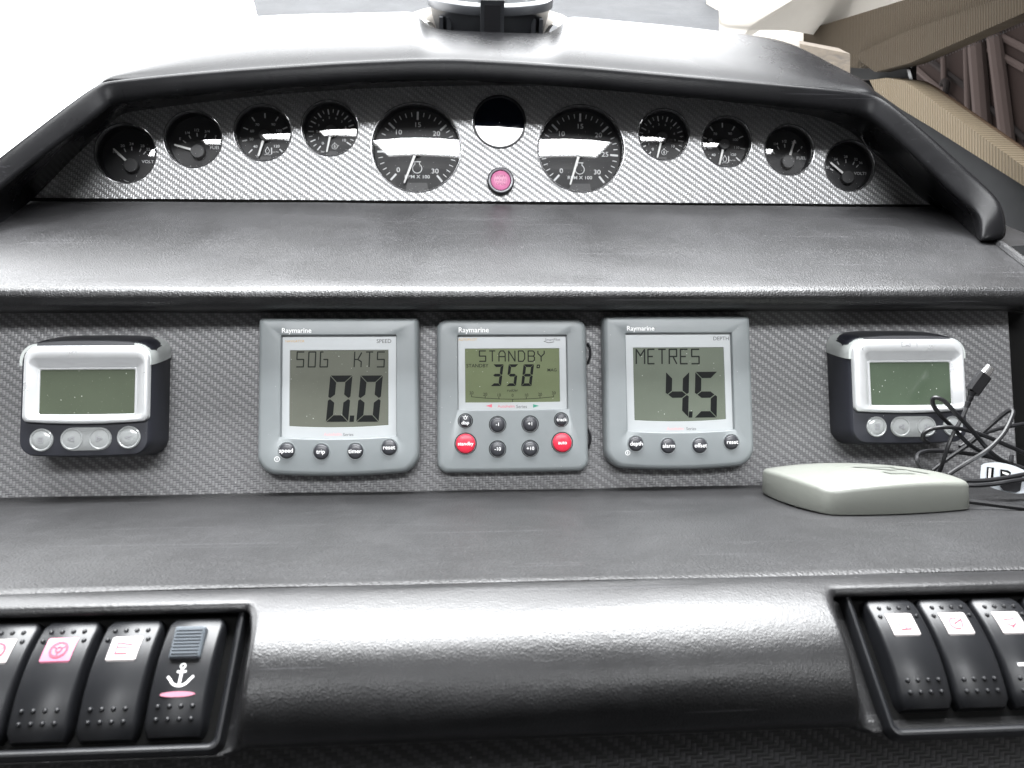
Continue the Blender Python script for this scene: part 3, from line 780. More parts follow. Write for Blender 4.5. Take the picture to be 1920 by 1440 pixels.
mb = MB(); u, v = L(553, 640, zm); mb.text("NAVIGATOR", u, v, 2.2, zm + 0.08); mb.build("orange_mask_lettering", ORANGE_INK, t, smooth=None)
mb = MB()
for ch, x0, x1 in (('S', 556, 569), ('O', 578, 591), ('G', 600, 614), ('K', 664, 677), ('T', 685, 699), ('S', 707, 720)):
    a0, b0 = L(x0, 688, zl); a1, b1 = L(x1, 660, zl); seg_text(mb, ch, a0, a1, b0, b1, 0.8, zl + 0.05, 0.04)
mb.build("lcd_words", INK_SOFT, t, smooth=None)
mb = MB()
for x0, x1 in ((611, 653), (668, 710)):
    a0, b0 = L(x0, 791, zl); a1, b1 = L(x1, 704, zl); digit7(mb, '0', a0, a1, b0, b1, 4.3, zl + 0.05, 0.09)
a0, b0 = L(655, 791, zl); mb.poly([(a0, b0, zl + .05), (a0 + 2.9, b0, zl + .05), (a0 + 3.3, b0 + 4.2, zl + .05), (a0 + .4, b0 + 4.2, zl + .05)])
mb.build("lcd_digits", INK, t, smooth=None)
for wd, px, py in (("speed", 538, 845), ("trip", 602.5, 847), ("timer", 666.5, 846), ("reset", 730, 839)):
    u, v = L(px, py, H); button(t, u, v, 5.0, H, BUTTON, [wd], 3.9)
mb = MB(); u, v = L(519.5, 861, H); mb.stroke(ring_pts(u, v, 1.6), 0.45, H + 0.1); mb.stroke([(u, v + 0.8), (u, v - 0.8)], 0.45, H + 0.1); mb.build("power_symbol", WHITE_INK, t, smooth=None)

# depth
L = Loc(MID, 1277, 737)
t, zm, zl = display("depth_display", "grey square display reading METRES 4.5 beside the empty carbon panel", L, (1131, 590, 1418, 872), (1173, 624, 1378, 806), (1187, 652, 1361, 786), LCD_PALE, H, 3.0, 12.0, 2.6, GRP)
mb = MB(); u, v = L(1201, 616, H); mb.text(RAY, u, v, 4.5, H + 0.08, bold=0.035); mb.build("maker_lettering", WHITE_INK, t, smooth=None)
mb = MB(); u, v = L(1352, 635, zm); mb.text("DEPTH", u, v, 3.7, zm + 0.08, bold=0.02); mb.build("title_lettering", GREY_INK, t, smooth=None)
mb = MB(); u, v = L(1296, 804, zm); mb.text("Series", u, v, 2.9, zm + 0.08); mb.build("mask_lettering", GREY_INK, t, smooth=None)
mb = MB(); u, v = L(1266, 804, zm); mb.text("Autohelm", u, v, 2.9, zm + 0.08); mb.build("red_mask_lettering", PALE_RED_INK, t, smooth=None)
mb = MB()
for ch, x0, x1 in (('M', 1193, 1208), ('E', 1215, 1226), ('T', 1234, 1248), ('R', 1255, 1268), ('E', 1276, 1288), ('S', 1297, 1310)):
    a0, b0 = L(x0, 682, zl); a1, b1 = L(x1, 655, zl); seg_text(mb, ch, a0, a1, b0, b1, 0.95, zl + 0.05, 0.02)
mb.build("lcd_words", INK_SOFT, t, smooth=None)
mb = MB()
for ch, x0, x1 in (('4', 1247, 1288), ('5', 1302, 1341)):
    a0, b0 = L(x0, 783, zl); a1, b1 = L(x1, 697, zl); digit7(mb, ch, a0, a1, b0, b1, 4.3, zl + 0.05, 0.05)
a0, b0 = L(1291, 783, zl); mb.poly([(a0, b0, zl + .05), (a0 + 2.6, b0, zl + .05), (a0 + 3.0, b0 + 4.2, zl + .05), (a0 + .4, b0 + 4.2, zl + .05)])
mb.build("lcd_digits", INK, t, smooth=None)
for wd, px, py in (("depth", 1192, 832), ("alarm", 1252.5, 836), ("offset", 1312, 835.5), ("reset", 1371, 829)):
    u, v = L(px, py, H); button(t, u, v, 4.9, H, BUTTON, [wd], 3.8)
mb = MB(); u, v = L(1177, 849, H); mb.stroke(ring_pts(u, v, 1.5), 0.45, H + 0.1); mb.stroke([(u, v + 0.8), (u, v - 0.8)], 0.45, H + 0.1); mb.build("power_symbol", WHITE_INK, t, smooth=None)

# autopilot
L = Loc(MID, 962, 740)
H = 9.0
t, zm, zl = display("autopilot_display", "grey autopilot control reading STANDBY 358 with two red and six dark buttons", L, (818, 596, 1105, 883), (858, 628, 1065, 767), (872, 654, 1050, 753), LCD_GREEN, H, 8.0, 7.0, 0.4, GRP)
mb = MB(); u, v = L(888, 619, H); mb.text(RAY, u, v, 4.9, H + 0.08, bold=0.035); mb.build("maker_lettering", WHITE_INK, t, smooth=None)
mb = MB(); u, v = L(1036, 637, zm); mb.text("SmartPilot", u, v, 2.5, zm + 0.08, bold=0.01)
mb.stroke([(u - 6, v - 1.0), (u - 3, v - 2.1), (u + 1, v - 1.5)], 0.5, zm + 0.08)
u, v = L(978, 762.5, zm); mb.text("Series", u, v, 3.1, zm + 0.08, bold=0.01); mb.build("mask_lettering", GREY_INK, t, smooth=None)
mb = MB(); u, v = L(949, 762, zm); mb.text("Autohelm", u, v, 2.9, zm + 0.08)
u, v = L(917, 761, zm); mb.poly([(u - 2.2, v, zm + .08), (u + 2, v - 1.2, zm + .08), (u + 2, v + 1.2, zm + .08)]); mb.build("red_mask_lettering", RED_INK, t, smooth=None)
mb = MB(); u, v = L(1005, 761, zm); mb.poly([(u + 2.2, v, zm + .08), (u - 2, v + 1.2, zm + .08), (u - 2, v - 1.2, zm + .08)]); mb.build("green_mask_arrow", GREEN_INK, t, smooth=None)
mb = MB(); u, v = L(877, 637, zm); mb.text("AUTOPILOT", u, v, 2.3, zm + 0.08); mb.build("orange_mask_lettering", ORANGE_INK, t, smooth=None)
mb = MB()
for k, ch in enumerate("STANDBY"):
    x0 = 899 + k * 18.3; a0, b0 = L(x0, 677.5, zl); a1, b1 = L(x0 + 11.5, 658, zl); seg_text(mb, ch, a0, a1, b0, b1, 0.75, zl + 0.05)
u, v = L(895, 686, zl); mb.text("STANDBY", u, v, 3.4, zl + 0.05, bold=0.01)
u, v = L(1035, 694, zl); mb.text("MAG", u, v, 3.0, zl + 0.05, bold=0.01)
u, v = L(961, 732, zl); mb.text("rudder", u, v, 2.7, zl + 0.05)
pts = []
for k, s in enumerate(("30", "20", "10", "0", "10", "20", "30")):
    x = 884 + k * 25.7; yb = 744 + 4.5 * (1 - ((k - 3) / 3) ** 2)
    u, v = L(x, yb - 7, zl); mb.text(s, u, v, 2.9, zl + 0.05)
    u, v = L(x, yb, zl); pts.append((u, v)); mb.stroke([(u, v), (u, v + 1.6 if k != 3 else v - 1.8)], 0.35, zl + 0.05)
mb.stroke(pts, 0.35, zl + 0.05)
mb.build("lcd_words", INK_SOFT, t, smooth=None)
mb = MB()
for ch, x0, x1 in (('3', 920, 939), ('5', 949, 967), ('8', 977, 996)):
    a0, b0 = L(x0, 724, zl); a1, b1 = L(x1, 683, zl); digit7(mb, ch, a0, a1, b0, b1, 1.9, zl + 0.05, 0.13)
u, v = L(1009, 687, zl); mb.stroke([(u - .8, v - .9), (u + .8, v - .9), (u + 1, v + .9), (u - .6, v + .9)], 0.7, zl + 0.05, True)
mb.build("lcd_digits", INK, t, smooth=None)
for wd, px, py, r, mt, s in ((["\u2302", "disp"], 872.5, 789, 4.1, BUTTON, 3.3), (["-1"], 933, 796, 4.9, BUTTON, 3.3), (["+1"], 994, 795, 4.9, BUTTON, 3.3), (["track"], 1052.5, 787, 4.1, BUTTON, 3.3),
                             (["standby"], 873, 832, 6.5, RED, 3.4), (["-10"], 933, 842, 4.9, BUTTON, 3.3), (["+10"], 994, 841, 4.9, BUTTON, 3.3), (["auto"], 1054, 830, 6.4, RED, 3.4)):
    if len(wd) == 2: wd = ["disp"]
    u, v = L(px, py, H); b = button(t, u, v, r, H, mt, wd, s, BLACK)
    if wd == ["disp"]:
        b.children[0].data.transform(Matrix.Translation((0, -0.0014, 0)))
        k = MB().stroke(ring_pts(u, v + 1.9, 0.9), 0.5, H + 2.3)
        for a in (30, 90, 150): k.stroke([(u + 1.3 * math.cos(R(a)), v + 1.9 + 1.3 * math.sin(R(a))), (u + 1.9 * math.cos(R(a)), v + 1.9 + 1.9 * math.sin(R(a)))], 0.35, H + 2.3)
        k.build("lamp_symbol", WHITE_INK, b, smooth=None)
for dy in (660, 820):                     # loose foam gasket poking out on the right edge
    u, v = L(1104, dy, 0); MB().tube(spline([(u - 1, v + 6, 1.5), (u + 0.6, v + 2, 2.5), (u + 0.5, v - 3, 2.2), (u - 1, v - 8, 1.5)]), 0.9, 6).build("gasket_edge", BLACK, t)

# ------------------------------------------------------------------ engine monitors
def monitor(label, L, px, mirror, lcd_mat, logo, marks):
    """small black monitor with a silver face; px gives the front-face measures in the photo"""
    t = thing("engine_monitor", label, "engine monitor", L.M, "black monitors with silver faces")
    H = 27.0
    W0, V1 = L(*px['tl'], H); W1, V0 = L(*px['br'], H)
    cu = (W0 + W1) / 2; cv = (V0 + V1) / 2; hw = (W1 - W0) / 2; hh = (V1 - V0) / 2
    def body(grow, z, r, top=0.0): return rrect(cu - hw - grow, cu + hw + grow, cv - hh - grow * 0.5, cv + hh + top, r, z, n=8, bulge=1.2)
    MB().loft([body(2.2, 0, 11, 7.6), body(2.4, 2, 11, 7.4), body(2.2, 10, 10.5, 5.8), body(1.5, 19, 10, 3.2), body(0.8, H - 3, 9.5, 1.2), body(0.2, H - 1, 9, 0.4), body(-0.6, H - 0.1, 8.5, -0.6), body(-1.4, H, 8, -1.4)], True, True).build("case", BLACK_SOFT, t)
    # silver frame with a sloping inner flange
    s0, q1 = L(*px['ftl'], H); s1, q0 = L(*px['fbr'], H)
    i0, j1 = L(*px['itl'], H); i1, j0 = L(*px['ibr'], H)
    c0, d1 = L(*px['stl'], H); c1, d0 = L(*px['sbr'], H)
    def fr(ins, z, r=8.5): return rrect(s0 + ins, s1 - ins, q0 + ins, q1 - ins, r, z, n=8, bulge=1.6, rb=3.5)
    def inn(ins, z): return rrect(i0 + ins, i1 - ins, j0 + ins, j1 - ins, 4.0, z, n=8, bulge=0.4)
    def scr(ins, z): return rrect(c0 + ins, c1 - ins, d0 + ins, d1 - ins, 0.8, z, n=8, bulge=0.3)
    fo = MB().loft([fr(0, H - 1), fr(0.1, H + 2.4), fr(0.6, H + 3.2), fr(1.2, H + 3.5), inn(-0.3, H + 3.5), inn(0.0, H + 3.3), scr(-1.2, H + 0.6), scr(-0.9, H + 0.9), scr(-0.3, H + 0.8), scr(0, H + 0.2)], False, False).build("silver_frame", SILVER, t)
    MB().poly(scr(-0.4, H + 0.3)).build("lcd_screen", lcd_mat, t)
    if logo:
        mb = MB(); u, v = L(*logo, H + 3.5); z = H + 3.56
        mb.stroke([(u - 4.5, v + 1.6), (u - 3.6, v + 1.6)], 0.35, z); mb.stroke([(u - 4.5, v + 1.6), (u - 4.5, v - 1.4), (u + 1.2, v - 1.4), (u + 1.2, v + 1.6)], 0.35, z); mb.stroke([(u - 1.8, v - 0.6), (u + .2, v - 0.6)], 0.5, z)
        mb.stroke([(u + 6, v + 1.6), (u + 6, v - 1.4)], 0.35, z); mb.build("frame_emblem", RING_GREY, fo, smooth=None)
    # rubber cap along the top edge and clear lamp lenses at the two upper corners
    top_at = lambda z: 7.6 * (1 - max(0.0, z - 1) / (H - 1)) ** 1.15 if z < H else 0.0
    cap = []
    for z, o_ in ((H + 1.2, -1.0), (H + 0.8, 0.9), (H - 4, 1.3), (16, 1.4), (8, 1.3), (1.5, 1.0), (0.4, 0.2)):
        yy = cv + hh + top_at(z) + o_
        wdt = hw - 9.5 + (2.0 if z < H - 5 else 0) * (1 - z / H)
        cap.append([(cu + wdt * q, yy + 0.9 - 1.3 * abs(q) ** 3, z) for q in (1, .8, .5, 0, -.5, -.8, -1)] + [(cu + wdt * q, yy - 2.6, z) for q in (-1, 0, 1)])
    MB().loft(cap, True, True).build("top_cap", CAP, t)
    for sg in (-1, 1):
        lp = []
        for z, g in ((0.6, 2.4), (8, 2.4), (16, 1.9), (H - 3, 0.9), (H + 0.6, 0.5)):
            rr = 10.2; ox = cu + sg * (hw + g - rr); oy = cv + hh + top_at(z) - rr
            arc = [(ox + sg * (rr + 0.55) * math.sin(R(a)), oy + (rr + 0.55) * math.cos(R(a)), z) for a in (0, 15, 30, 45, 60, 75, 90)] + [(ox + sg * (rr + 0.5), oy - 3.2, z), (ox + sg * (rr - 1.2), oy - 3.2, z)]
            arc += [(ox + sg * (rr - 1.2) * math.sin(R(a)), oy + (rr - 1.2) * math.cos(R(a)), z) for a in (90, 60, 30, 0)]
            lp.append(arc)
        MB().loft(lp, True, True).build("corner_lens", CLEAR, t)
    # keys
    (x0, y0), (x1, y1), (x2, y2), (x3, y3) = [L(*p, H) for p in px['keys']]
    rk = px['kr']
    def key(name, u, v, r): return MB().lathe([(r, H - 0.3), (r, H + 0.7), (r * 0.92, H + 1.3), (r * 0.84, H + 1.2), (r * 0.80, H + 0.9), (r * 0.72, H + 1.2), (r * 0.4, H + 1.5), (0.05, H + 1.55)], u, v, 36).build(name, PEARL, t)
    ks = [key("round_key", x0, y0, rk), key("round_key", x3, y3, rk)]
    pu, pv, pr = (x1 + x2) / 2, (y1 + y2) / 2, rk
    base = MB().loft([rrect(x1 - pr, x2 + pr, pv - pr, pv + pr, pr - 0.01, H - 0.3), rrect(x1 - pr, x2 + pr, pv - pr, pv + pr, pr - 0.01, H + 0.5), rrect(x1 - pr + .6, x2 + pr - .6, pv - pr + .6, pv + pr - .6, pr - .7, H + 0.9)], False, True).build("paired_key", PEARL, t)
    k1 = MB(); 
    for u in (x1, x2): k1.lathe([(rk * 0.98, H + 0.4), (rk * 0.92, H + 1.3), (rk * 0.84, H + 1.35), (rk * 0.78, H + 1.05), (rk * 0.4, H + 1.5), (0.05, H + 1.55)], u, pv, 36)
    k1.build("key_dome", PEARL, base)
    z = H + 1.7
    mb = MB(); mb.stroke([(x0 - 1.4, y0 - 1.5), (x0 + 1.4, y0 - 1.5), (x0 + 1.4, y0 + 1.5), (x0 - 1.4, y0 + 1.5)], 0.4, z, True)
    for q in (-.5, .5): mb.stroke([(x0 - .9, y0 + q), (x0 + .9, y0 + q)], 0.4, z)
    mb.build("key_symbol", RING_GREY, ks[0], smooth=None)
    MB().stroke([(x1 + 1.5, pv + 1.4), (x1 - 1.7, pv), (x1 + 1.5, pv - 1.4)], 0.55, z, True).stroke([(x2 - 1.5, pv + 1.4), (x2 + 1.7, pv), (x2 - 1.5, pv - 1.4)], 0.55, z, True).build("key_symbol", RING_GREY, base, smooth=None)
    MB().stroke([(x3 + 2.0, y3 + 0.9), (x3 - 1.6, y3), (x3 + 1.0, y3 - 0.8)], 0.5, z).build("key_symbol", RING_GREY, ks[1], smooth=None)
    return t

monitor("black monitor with silver face and blank screen standing clear at the left of the displays", Loc(MID, 175, 752), dict(tl=(42, 646), br=(277, 850), ftl=(50, 649), fbr=(280, 789), itl=(60, 673), ibr=(271, 783), stl=(77, 694), sbr=(252, 775), keys=((78.5, 825), (136, 824), (188, 822), (242, 820)), kr=7.2), False, LCD_OFF, None, None)
monitor("black monitor with silver face and blank screen, black cables coiled before its keys", Loc(MID, 1695, 738), dict(tl=(1592, 636), br=(1815, 826), ftl=(1594, 637), fbr=(1808, 769), itl=(1616, 660), ibr=(1800, 764), stl=(1630, 680), sbr=(1783, 758), keys=((1643, 800), (1688, 799.5), (1736, 800), (1786, 799)), kr=6.9), True, LCD_OFF2, (1703, 646), None)

# ------------------------------------------------------------------ antenna on the lower shelf
def on_shelf(px, py, h=0.0):
    d = ray(px, py); return d * ((SHELF_Z + 0.0006 + h) / d.z)
A0, A1, A2 = on_shelf(1426, 921.5), on_shelf(1556, 966), on_shelf(1823, 954)
A3 = A0 + A2 - A1 - Vector((0, 0.004, 0))
ctr = (A0 + A2) / 2
t = thing("satellite_antenna", "pale grey-green square antenna puck with curved edges lying on the lower shelf", "antenna", Matrix.Translation(ctr))
cs = [((p - ctr).x * 1000, (p - ctr).y * 1000) for p in (A1, A2, A3, A0)]
s = sum(math.hypot(*c) for c in cs) / 4
def puck(scale, zf):
    pts = []
    for k in range(4):
        (x0, y0), (x1, y1) = cs[k], cs[(k + 1) % 4]
        nx, ny = (x0 + x1) / 2, (y0 + y1) / 2; nl = math.hypot(nx, ny)
        for i in range(16):
            q = i / 16; x, y = x0 + (x1 - x0) * q, y0 + (y1 - y0) * q
            bow = 5.5 * (4 * q * (1 - q))
            x += nx / nl * bow; y += ny / nl * bow
            cut_ = 1 - 0.022 * max(0, 1 - min(q, 1 - q) / 0.05)
            x *= cut_ * scale; y *= cut_ * scale
            pts.append((x, y, zf(math.hypot(x, y) / s) if callable(zf) else zf))
    return pts
dome = lambda drop: (lambda r: 14.2 + 6.5 * (1 - r * r) - drop)
MB().loft([puck(0.992, 0), puck(1.0, 0.7), puck(0.994, dome(2.6)), puck(0.990, dome(1.5)), puck(0.978, dome(0.5)), puck(0.955, dome(0.08))] + [puck(q, dome(0)) for q in (0.9, 0.75, 0.6, 0.45, 0.3, 0.15, 0.03)]).build("shell", ANTENNA, t, smooth=50)
mb = MB()
for pts in ([(-12, 4), (16, 6), (16, 3), (-9, 1)], [(-7, -1), (0, -1), (10, -6), (5, -7)], [(10, 0), (18, 1), (19, -4), (12, -4)], [(-3, -10), (12, -8), (15, -14), (-1, -15)], [(18, -3), (26, -9), (24, -12), (17, -6)]):
    mb.poly([(x + 4, y * 1.3 - 11, dome(-0.4)(math.hypot(x + 4, y * 1.3 - 11) / s)) for x, y in pts])
mb.build("embossed_mark", ANTENNA_DARK, t, smooth=None)

# ------------------------------------------------------------------ cables
def cp(*pts): return spline([at(px, py, D) for px, py, D in pts], 8)
cab = MB().tube(cp((1812, 765, 0.452), (1803, 785, 0.450), (1789, 810, 0.447), (1778, 835, 0.446), (1770, 860, 0.447), (1762, 883, 0.450), (1752, 900, 0.452)), 0.00125, 8)
usb = thing("usb_cable", "thin black usb lead sticking up with a bare metal plug beside the right monitor", "cable", Matrix.Identity(4))
cab.build("lead", CABLE, usb, scale=1.0)
P0, P1, P2, P3 = at(1812, 764, 0.452), at(1823, 735, 0.452), at(1846, 703, 0.452), at(1857, 688, 0.452)
d = (P3 - P1).normalized()
MB().tube([P0, P0 + (P1 - P0) * 0.33, P0 + (P1 - P0) * 0.36, P0 + (P1 - P0) * 0.66, P0 + (P1 - P0) * 0.7, P1], [0.0013, 0.0018, 0.0014, 0.0021, 0.0017, 0.0026], 10).build("strain_relief", CABLE, usb, scale=1.0)
side = d.cross(Vector((0, 1, 0))).normalized()
def slab(p, q, a, b):
    f = (q - p).normalized(); nn = side.cross(f).normalized()
    return MB().loft([[c + side * x + nn * y for x, y in ((-a, -b * .6), (-a * .7, -b), (a * .7, -b), (a, -b * .6), (a, b * .6), (a * .7, b), (-a * .7, b), (-a, b * .6))] for c in (p, p + (q - p) * .06, q - (q - p) * .06, q)])
slab(P1, P2, 0.0042, 0.0026).build("plug_grip", CABLE, usb, scale=1.0)
slab(P2, P3, 0.0030, 0.0013).build("plug_tip", METAL, usb, scale=1.0)

def cable(label, r, *pts):
    return tag(MB().tube(cp(*pts), r, 8).build("black_cable", CABLE, None, scale=1.0), label, "cable", "black cables coiled at the right end of the shelf")
cable("black cable looping over the right monitor's screen corner and running to the right edge", 0.00135,
      (1960, 905, 0.46), (1905, 878, 0.452), (1860, 850, 0.446), (1825, 810, 0.440), (1795, 778, 0.438), (1770, 752, 0.440), (1752, 746, 0.442), (1749, 757, 0.444), (1762, 777, 0.448), (1785, 800, 0.450), (1820, 835, 0.452), (1870, 862, 0.456), (1893, 868, 0.462), (1897, 855, 0.468))
cable("black cable bent into a low loop in front of the right monitor's keys", 0.00135,
      (1741, 830, 0.452), (1731, 823, 0.450), (1733, 812, 0.448), (1752, 803, 0.446), (1790, 802, 0.445), (1840, 815, 0.446), (1890, 836, 0.450), (1935, 856, 0.455), (1990, 880, 0.46))
cable("black cable rising in a tall bend towards the right edge above the clip", 0.00135,
      (1778, 890, 0.440), (1812, 868, 0.438), (1850, 845, 0.438), (1880, 815, 0.440), (1896, 785, 0.443), (1899, 771, 0.446), (1888, 772, 0.449), (1860, 795, 0.453), (1820, 830, 0.456), (1780, 858, 0.460), (1748, 882, 0.462))
cable("black cable forming a wide flat ring behind the antenna puck", 0.00135,
      (1752, 897, 0.450), (1730, 880, 0.452), (1719, 862, 0.455), (1724, 850, 0.460), (1748, 845, 0.465), (1800, 849, 0.468), (1860, 858, 0.468), (1925, 880, 0.464), (1990, 900, 0.46))
cable("black cable crossing straight to the right edge at the height of the monitor keys", 0.00135,
      (1800, 838, 0.466), (1840, 815, 0.468), (1880, 802, 0.470), (1925, 794, 0.472), (1990, 785, 0.475))
cable("upper of two black cables passing in front of the white clip", 0.00135,
      (1768, 899, 0.424), (1800, 901, 0.420), (1845, 901, 0.418), (1890, 895, 0.418), (1960, 882, 0.42))
cable("lower of two black cables passing in front of the white clip", 0.00135,
      (1782, 906, 0.420), (1820, 910, 0.417), (1860, 908, 0.416), (1900, 902, 0.416), (1960, 893, 0.42))
cable("single black cable lying on the lower shelf and leaving the puck's right corner", 0.0017,
      (1800, 938, 0.408), (1830, 941, 0.405), (1870, 946, 0.402), (1920, 952, 0.398), (1990, 960, 0.393))

# white clip with slots and a black buckle behind the cables
D0 = 0.432
cl = thing("cable_clip", "white oval plastic clip with slots and black buckle at the shelf's right edge", "clip", Matrix.Identity(4))
ol = [(1840, 872), (1848, 868.5), (1872, 867), (1900, 873), (1925, 884), (1950, 897), (1950, 917), (1925, 924), (1900, 925), (1870, 918), (1846, 908), (1838, 898)]
MB().loft([[at(x, y, D0 + dd) for x, y in spline_pts] for dd, spline_pts in ((0, [(p.x, p.y) for p in spline([(a, b, 0) for a, b in ol + ol[:1]], 4)][:-1]), (0.004, [(p.x, p.y) for p in spline([(a, b, 0) for a, b in ol + ol[:1]], 4)][:-1]))]).build("clip_plate", TAG_WHITE, cl, scale=1.0)
def slot(name, mat, pts, dd, th): MB().loft([[at(x, y, D0 + q) for x, y in pts] for q in (dd, dd + th)]).build(name, mat, cl, scale=1.0)
slot("slot", GAP, [(1851, 875.5), (1864, 877), (1862, 900), (1850, 899)], -0.0006, 0.0004)
slot("slot_bar", WHITE_INK, [(1854, 878), (1859, 878.5), (1857, 899), (1852.5, 898.5)], -0.0012, 0.0004)
slot("slot", GAP, [(1876, 880), (1890, 882), (1896, 886), (1894, 892), (1876, 893)], -0.0006, 0.0004)
slot("slot_bar", WHITE_INK, [(1879, 884), (1888, 886), (1893, 889), (1889, 891), (1880, 888)], -0.0012, 0.0004)
slot("buckle", BLACK, [(1878, 896), (1914, 888), (1918, 890), (1913, 920), (1906, 923), (1882, 920), (1875, 912)], -0.005, 0.0045)

# ------------------------------------------------------------------ switch panels and rockers
def switch_panel(label, pts, px0):
    L = Loc(ROCK, *px0)
    t = thing("switch_panel", label, "switch panel", L.M, "switch panels sunk in the padded roll")
    (a0, b1), (a1, b0) = L(*pts[0], 2), L(*pts[1], 2)
    fr = lambda ins, z: rrect(a0 + ins, a1 - ins, b0 + ins, b1 - ins, max(0.6, 3 - ins * .6), z)
    MB().loft([fr(-1.0, 0.2), fr(-0.8, 4.4), fr(-0.3, 5.2), fr(0.4, 5.4), fr(1.2, 5.0), fr(1.8, 4.2), fr(2.0, 0.4)], False, False).build("bezel", ROCKER, t)
    MB().poly(fr(1.8, 0.45)).build("back_plate", GAP, t)
    return t
switch_panel("black bezel round the four rocker switches at the lower left", ((-330, 1146), (412, 1408)), (300, 1270))
switch_panel("black bezel round the rocker switches at the lower right", ((1576, 1110), (2260, 1360)), (1760, 1230))

def rocker(label, px, py, lens, symbol, slide=False, line=False):
    L = Loc(ROCK, px, py - 9, 0.006)
    M = L.M @ Matrix.Translation((0, 0, -0.006))
    t = thing("rocker_switch", label, "rocker switch", M, "rocker switches in the padded roll")
    hw, hl = 9.3, 19.0
    W = lambda v: 5.2 + 3.9 * (1 - (v / hl) ** 2)
    loops = []
    for i in range(17):
        v = -hl + 2 * hl * i / 16; wv = W(v); e = 0.0
        if i in (0, 16): e = 1.0
        loops.append([(-hw + e, v, 0.3), (-hw + 0.2 + e, v, wv - 1.6), (-hw + 0.5 + e, v, wv - 0.6 - e * .6), (-hw + 1.3 + e, v, wv - e * .6), (0, v, wv + 0.05 - e * .6), (hw - 1.3 - e, v, wv - e * .6), (hw - 0.5 - e, v, wv - 0.6 - e * .6), (hw - 0.2 - e, v, wv - 1.6), (hw - e, v, 0.3)])
    MB().loft(loops, True, True).build("actuator", ROCKER, t, smooth=40)
    proto = None
    spots = [(-5.4 + 3.6 * i, v) for v in (-10.8, -14.4) for i in range(4)]
    if not slide: spots += [(-5.4 + 3.6 * i, 14.8) for i in range(4)] + [(-6.6, 11.4), (6.6, 11.4)]
    for u, v in spots:
        if proto is None:
            proto = MB().lathe([(0.85, -0.3), (0.8, 0.2), (0.5, 0.6), (0.05, 0.75)], n=12).build("grip_bump", ROCKER, t); o = proto
        else:
            o = proto.copy(); COL.objects.link(o); o.parent = t
        o.location = (u * 0.001, v * 0.001, W(v) * 0.001)
    def curved(mb, off): mb.v = [(x, y, W(y) + off) for x, y, z in mb.v]; return mb
    if not slide:
        mb = MB(); vs = [3.8 + (12.6 - 3.8) * i / 6 for i in range(7)]
        lo = [(-4.6, v) for v in vs]
        mb.loft([[(x, v, W(v) + 0.02 + hgt) for x in (-4.8 + e, -4.0 + e, 0, 4.0 - e, 4.8 - e)] for v, e, hgt in [(vs[0], 0.5, 0.0), (vs[0] + .5, 0, .35)] + [(q, 0, .35) for q in vs[1:-1]] + [(vs[-1] - .5, 0, .35), (vs[-1], 0.5, 0)]], False, False, closed=False)
        ln = mb.build("lens", PINK_LENS if lens == 'pink' else WHITE_LENS, t)
        mb = MB()
        for pts, wd, cl in symbol: mb.stroke([(x, 8.2 + y) for x, y in pts], wd, 0, cl)
        curved(mb, 0.55).build("lens_symbol", LENS_INK, ln, smooth=None)
    else:
        mb = MB().loft([rrect(-5.0, 5.0, 3.6, 14.2, 0.6, 7.6), rrect(-5.0, 5.0, 3.6, 14.2, 0.6, 10.2), rrect(-4.5, 4.5, 4.1, 13.7, 0.6, 10.8)])
        sl = mb.build("lock_slider", SLIDER, t)
        for k in range(8): MB().box(-4.2, 4.2, 4.9 + k * 1.1, 5.4 + k * 1.1, 10.7, 11.2).build("slider_rib", SLIDER, sl)
        mb = MB()
        mb.stroke(ring_pts(0, 1.4, 0.75, n=10), 0.45, 0); mb.stroke([(0, 0.6), (0, -4.4)], 0.8, 0); mb.stroke([(-1.3, -0.4), (1.3, -0.4)], 0.7, 0)
        mb.stroke(ring_pts(0, -1.4, 3.4, 205, 335, 12), 0.8, 0)
        for sg in (-1, 1): mb.stroke([(sg * 3.1, -2.9), (sg * 4.0, -2.0)], 0.8, 0)
        curved(mb, 0.15).build("anchor_symbol", WHITE_INK, t, smooth=None)
        ov = MB(); pts = [(5.6 * math.cos(2 * math.pi * i / 28), -7.4 + 0.95 * math.sin(2 * math.pi * i / 28)) for i in range(28)]
        ov.loft([[(x, y, W(y)) for x, y in pts], [(x * .96, -7.4 + (y + 7.4) * .85, W(y) + 0.4) for x, y in pts]], False, True).build("lens", PINK_LENS, t)
    if line:
        curved(MB().stroke([(-4.5, -6.5), (4.5, -6.5)], 1.0, 0), 0.2).build("white_line", WHITE_INK, t, smooth=None)
    return t

wheel = [(ring_pts(0, 0, 2.6), 0.8, False), (ring_pts(0, 0, 0.9, n=10), 0.5, False)] + [([(1.0 * math.cos(R(a)), 1.0 * math.sin(R(a))), (2.5 * math.cos(R(a)), 2.5 * math.sin(R(a)))], 0.4, False) for a in (30, 150, 270)]
horn = [([(-2.4, 2), (2.4, 1.2)], 0.5, False), ([(-2.4, 2), (-2.4, -1.8), (1.4, -1.8)], 0.5, False), ([(-2.4, .4), (2, .2)], 0.35, False)]
anch = [([(0.6, 2.2), (0.6, -1.6)], 0.45, False), ([(-1.4, -2), (2.4, -1.8)], 0.45, False), ([(-1.6, .2), (-1.0, -.8)], 0.35, False)]
scoop = [(ring_pts(-.4, 0, 2.1, 60, 300, 10), 0.4, False), ([(-1, -.2), (2.4, 1.6), (1.4, -1.6)], 0.45, False)]
bell = [(ring_pts(0, 0.4, 1.7, 200, 340, 8), 0.4, False), ([(-2, 1.2), (2.2, 1.4)], 0.35, False), ([(0, -1.4), (0, -2)], 0.6, False)]
rocker("black rocker with a white lens, cropped by the left edge of the picture", -18, 1283, 'white', wheel)
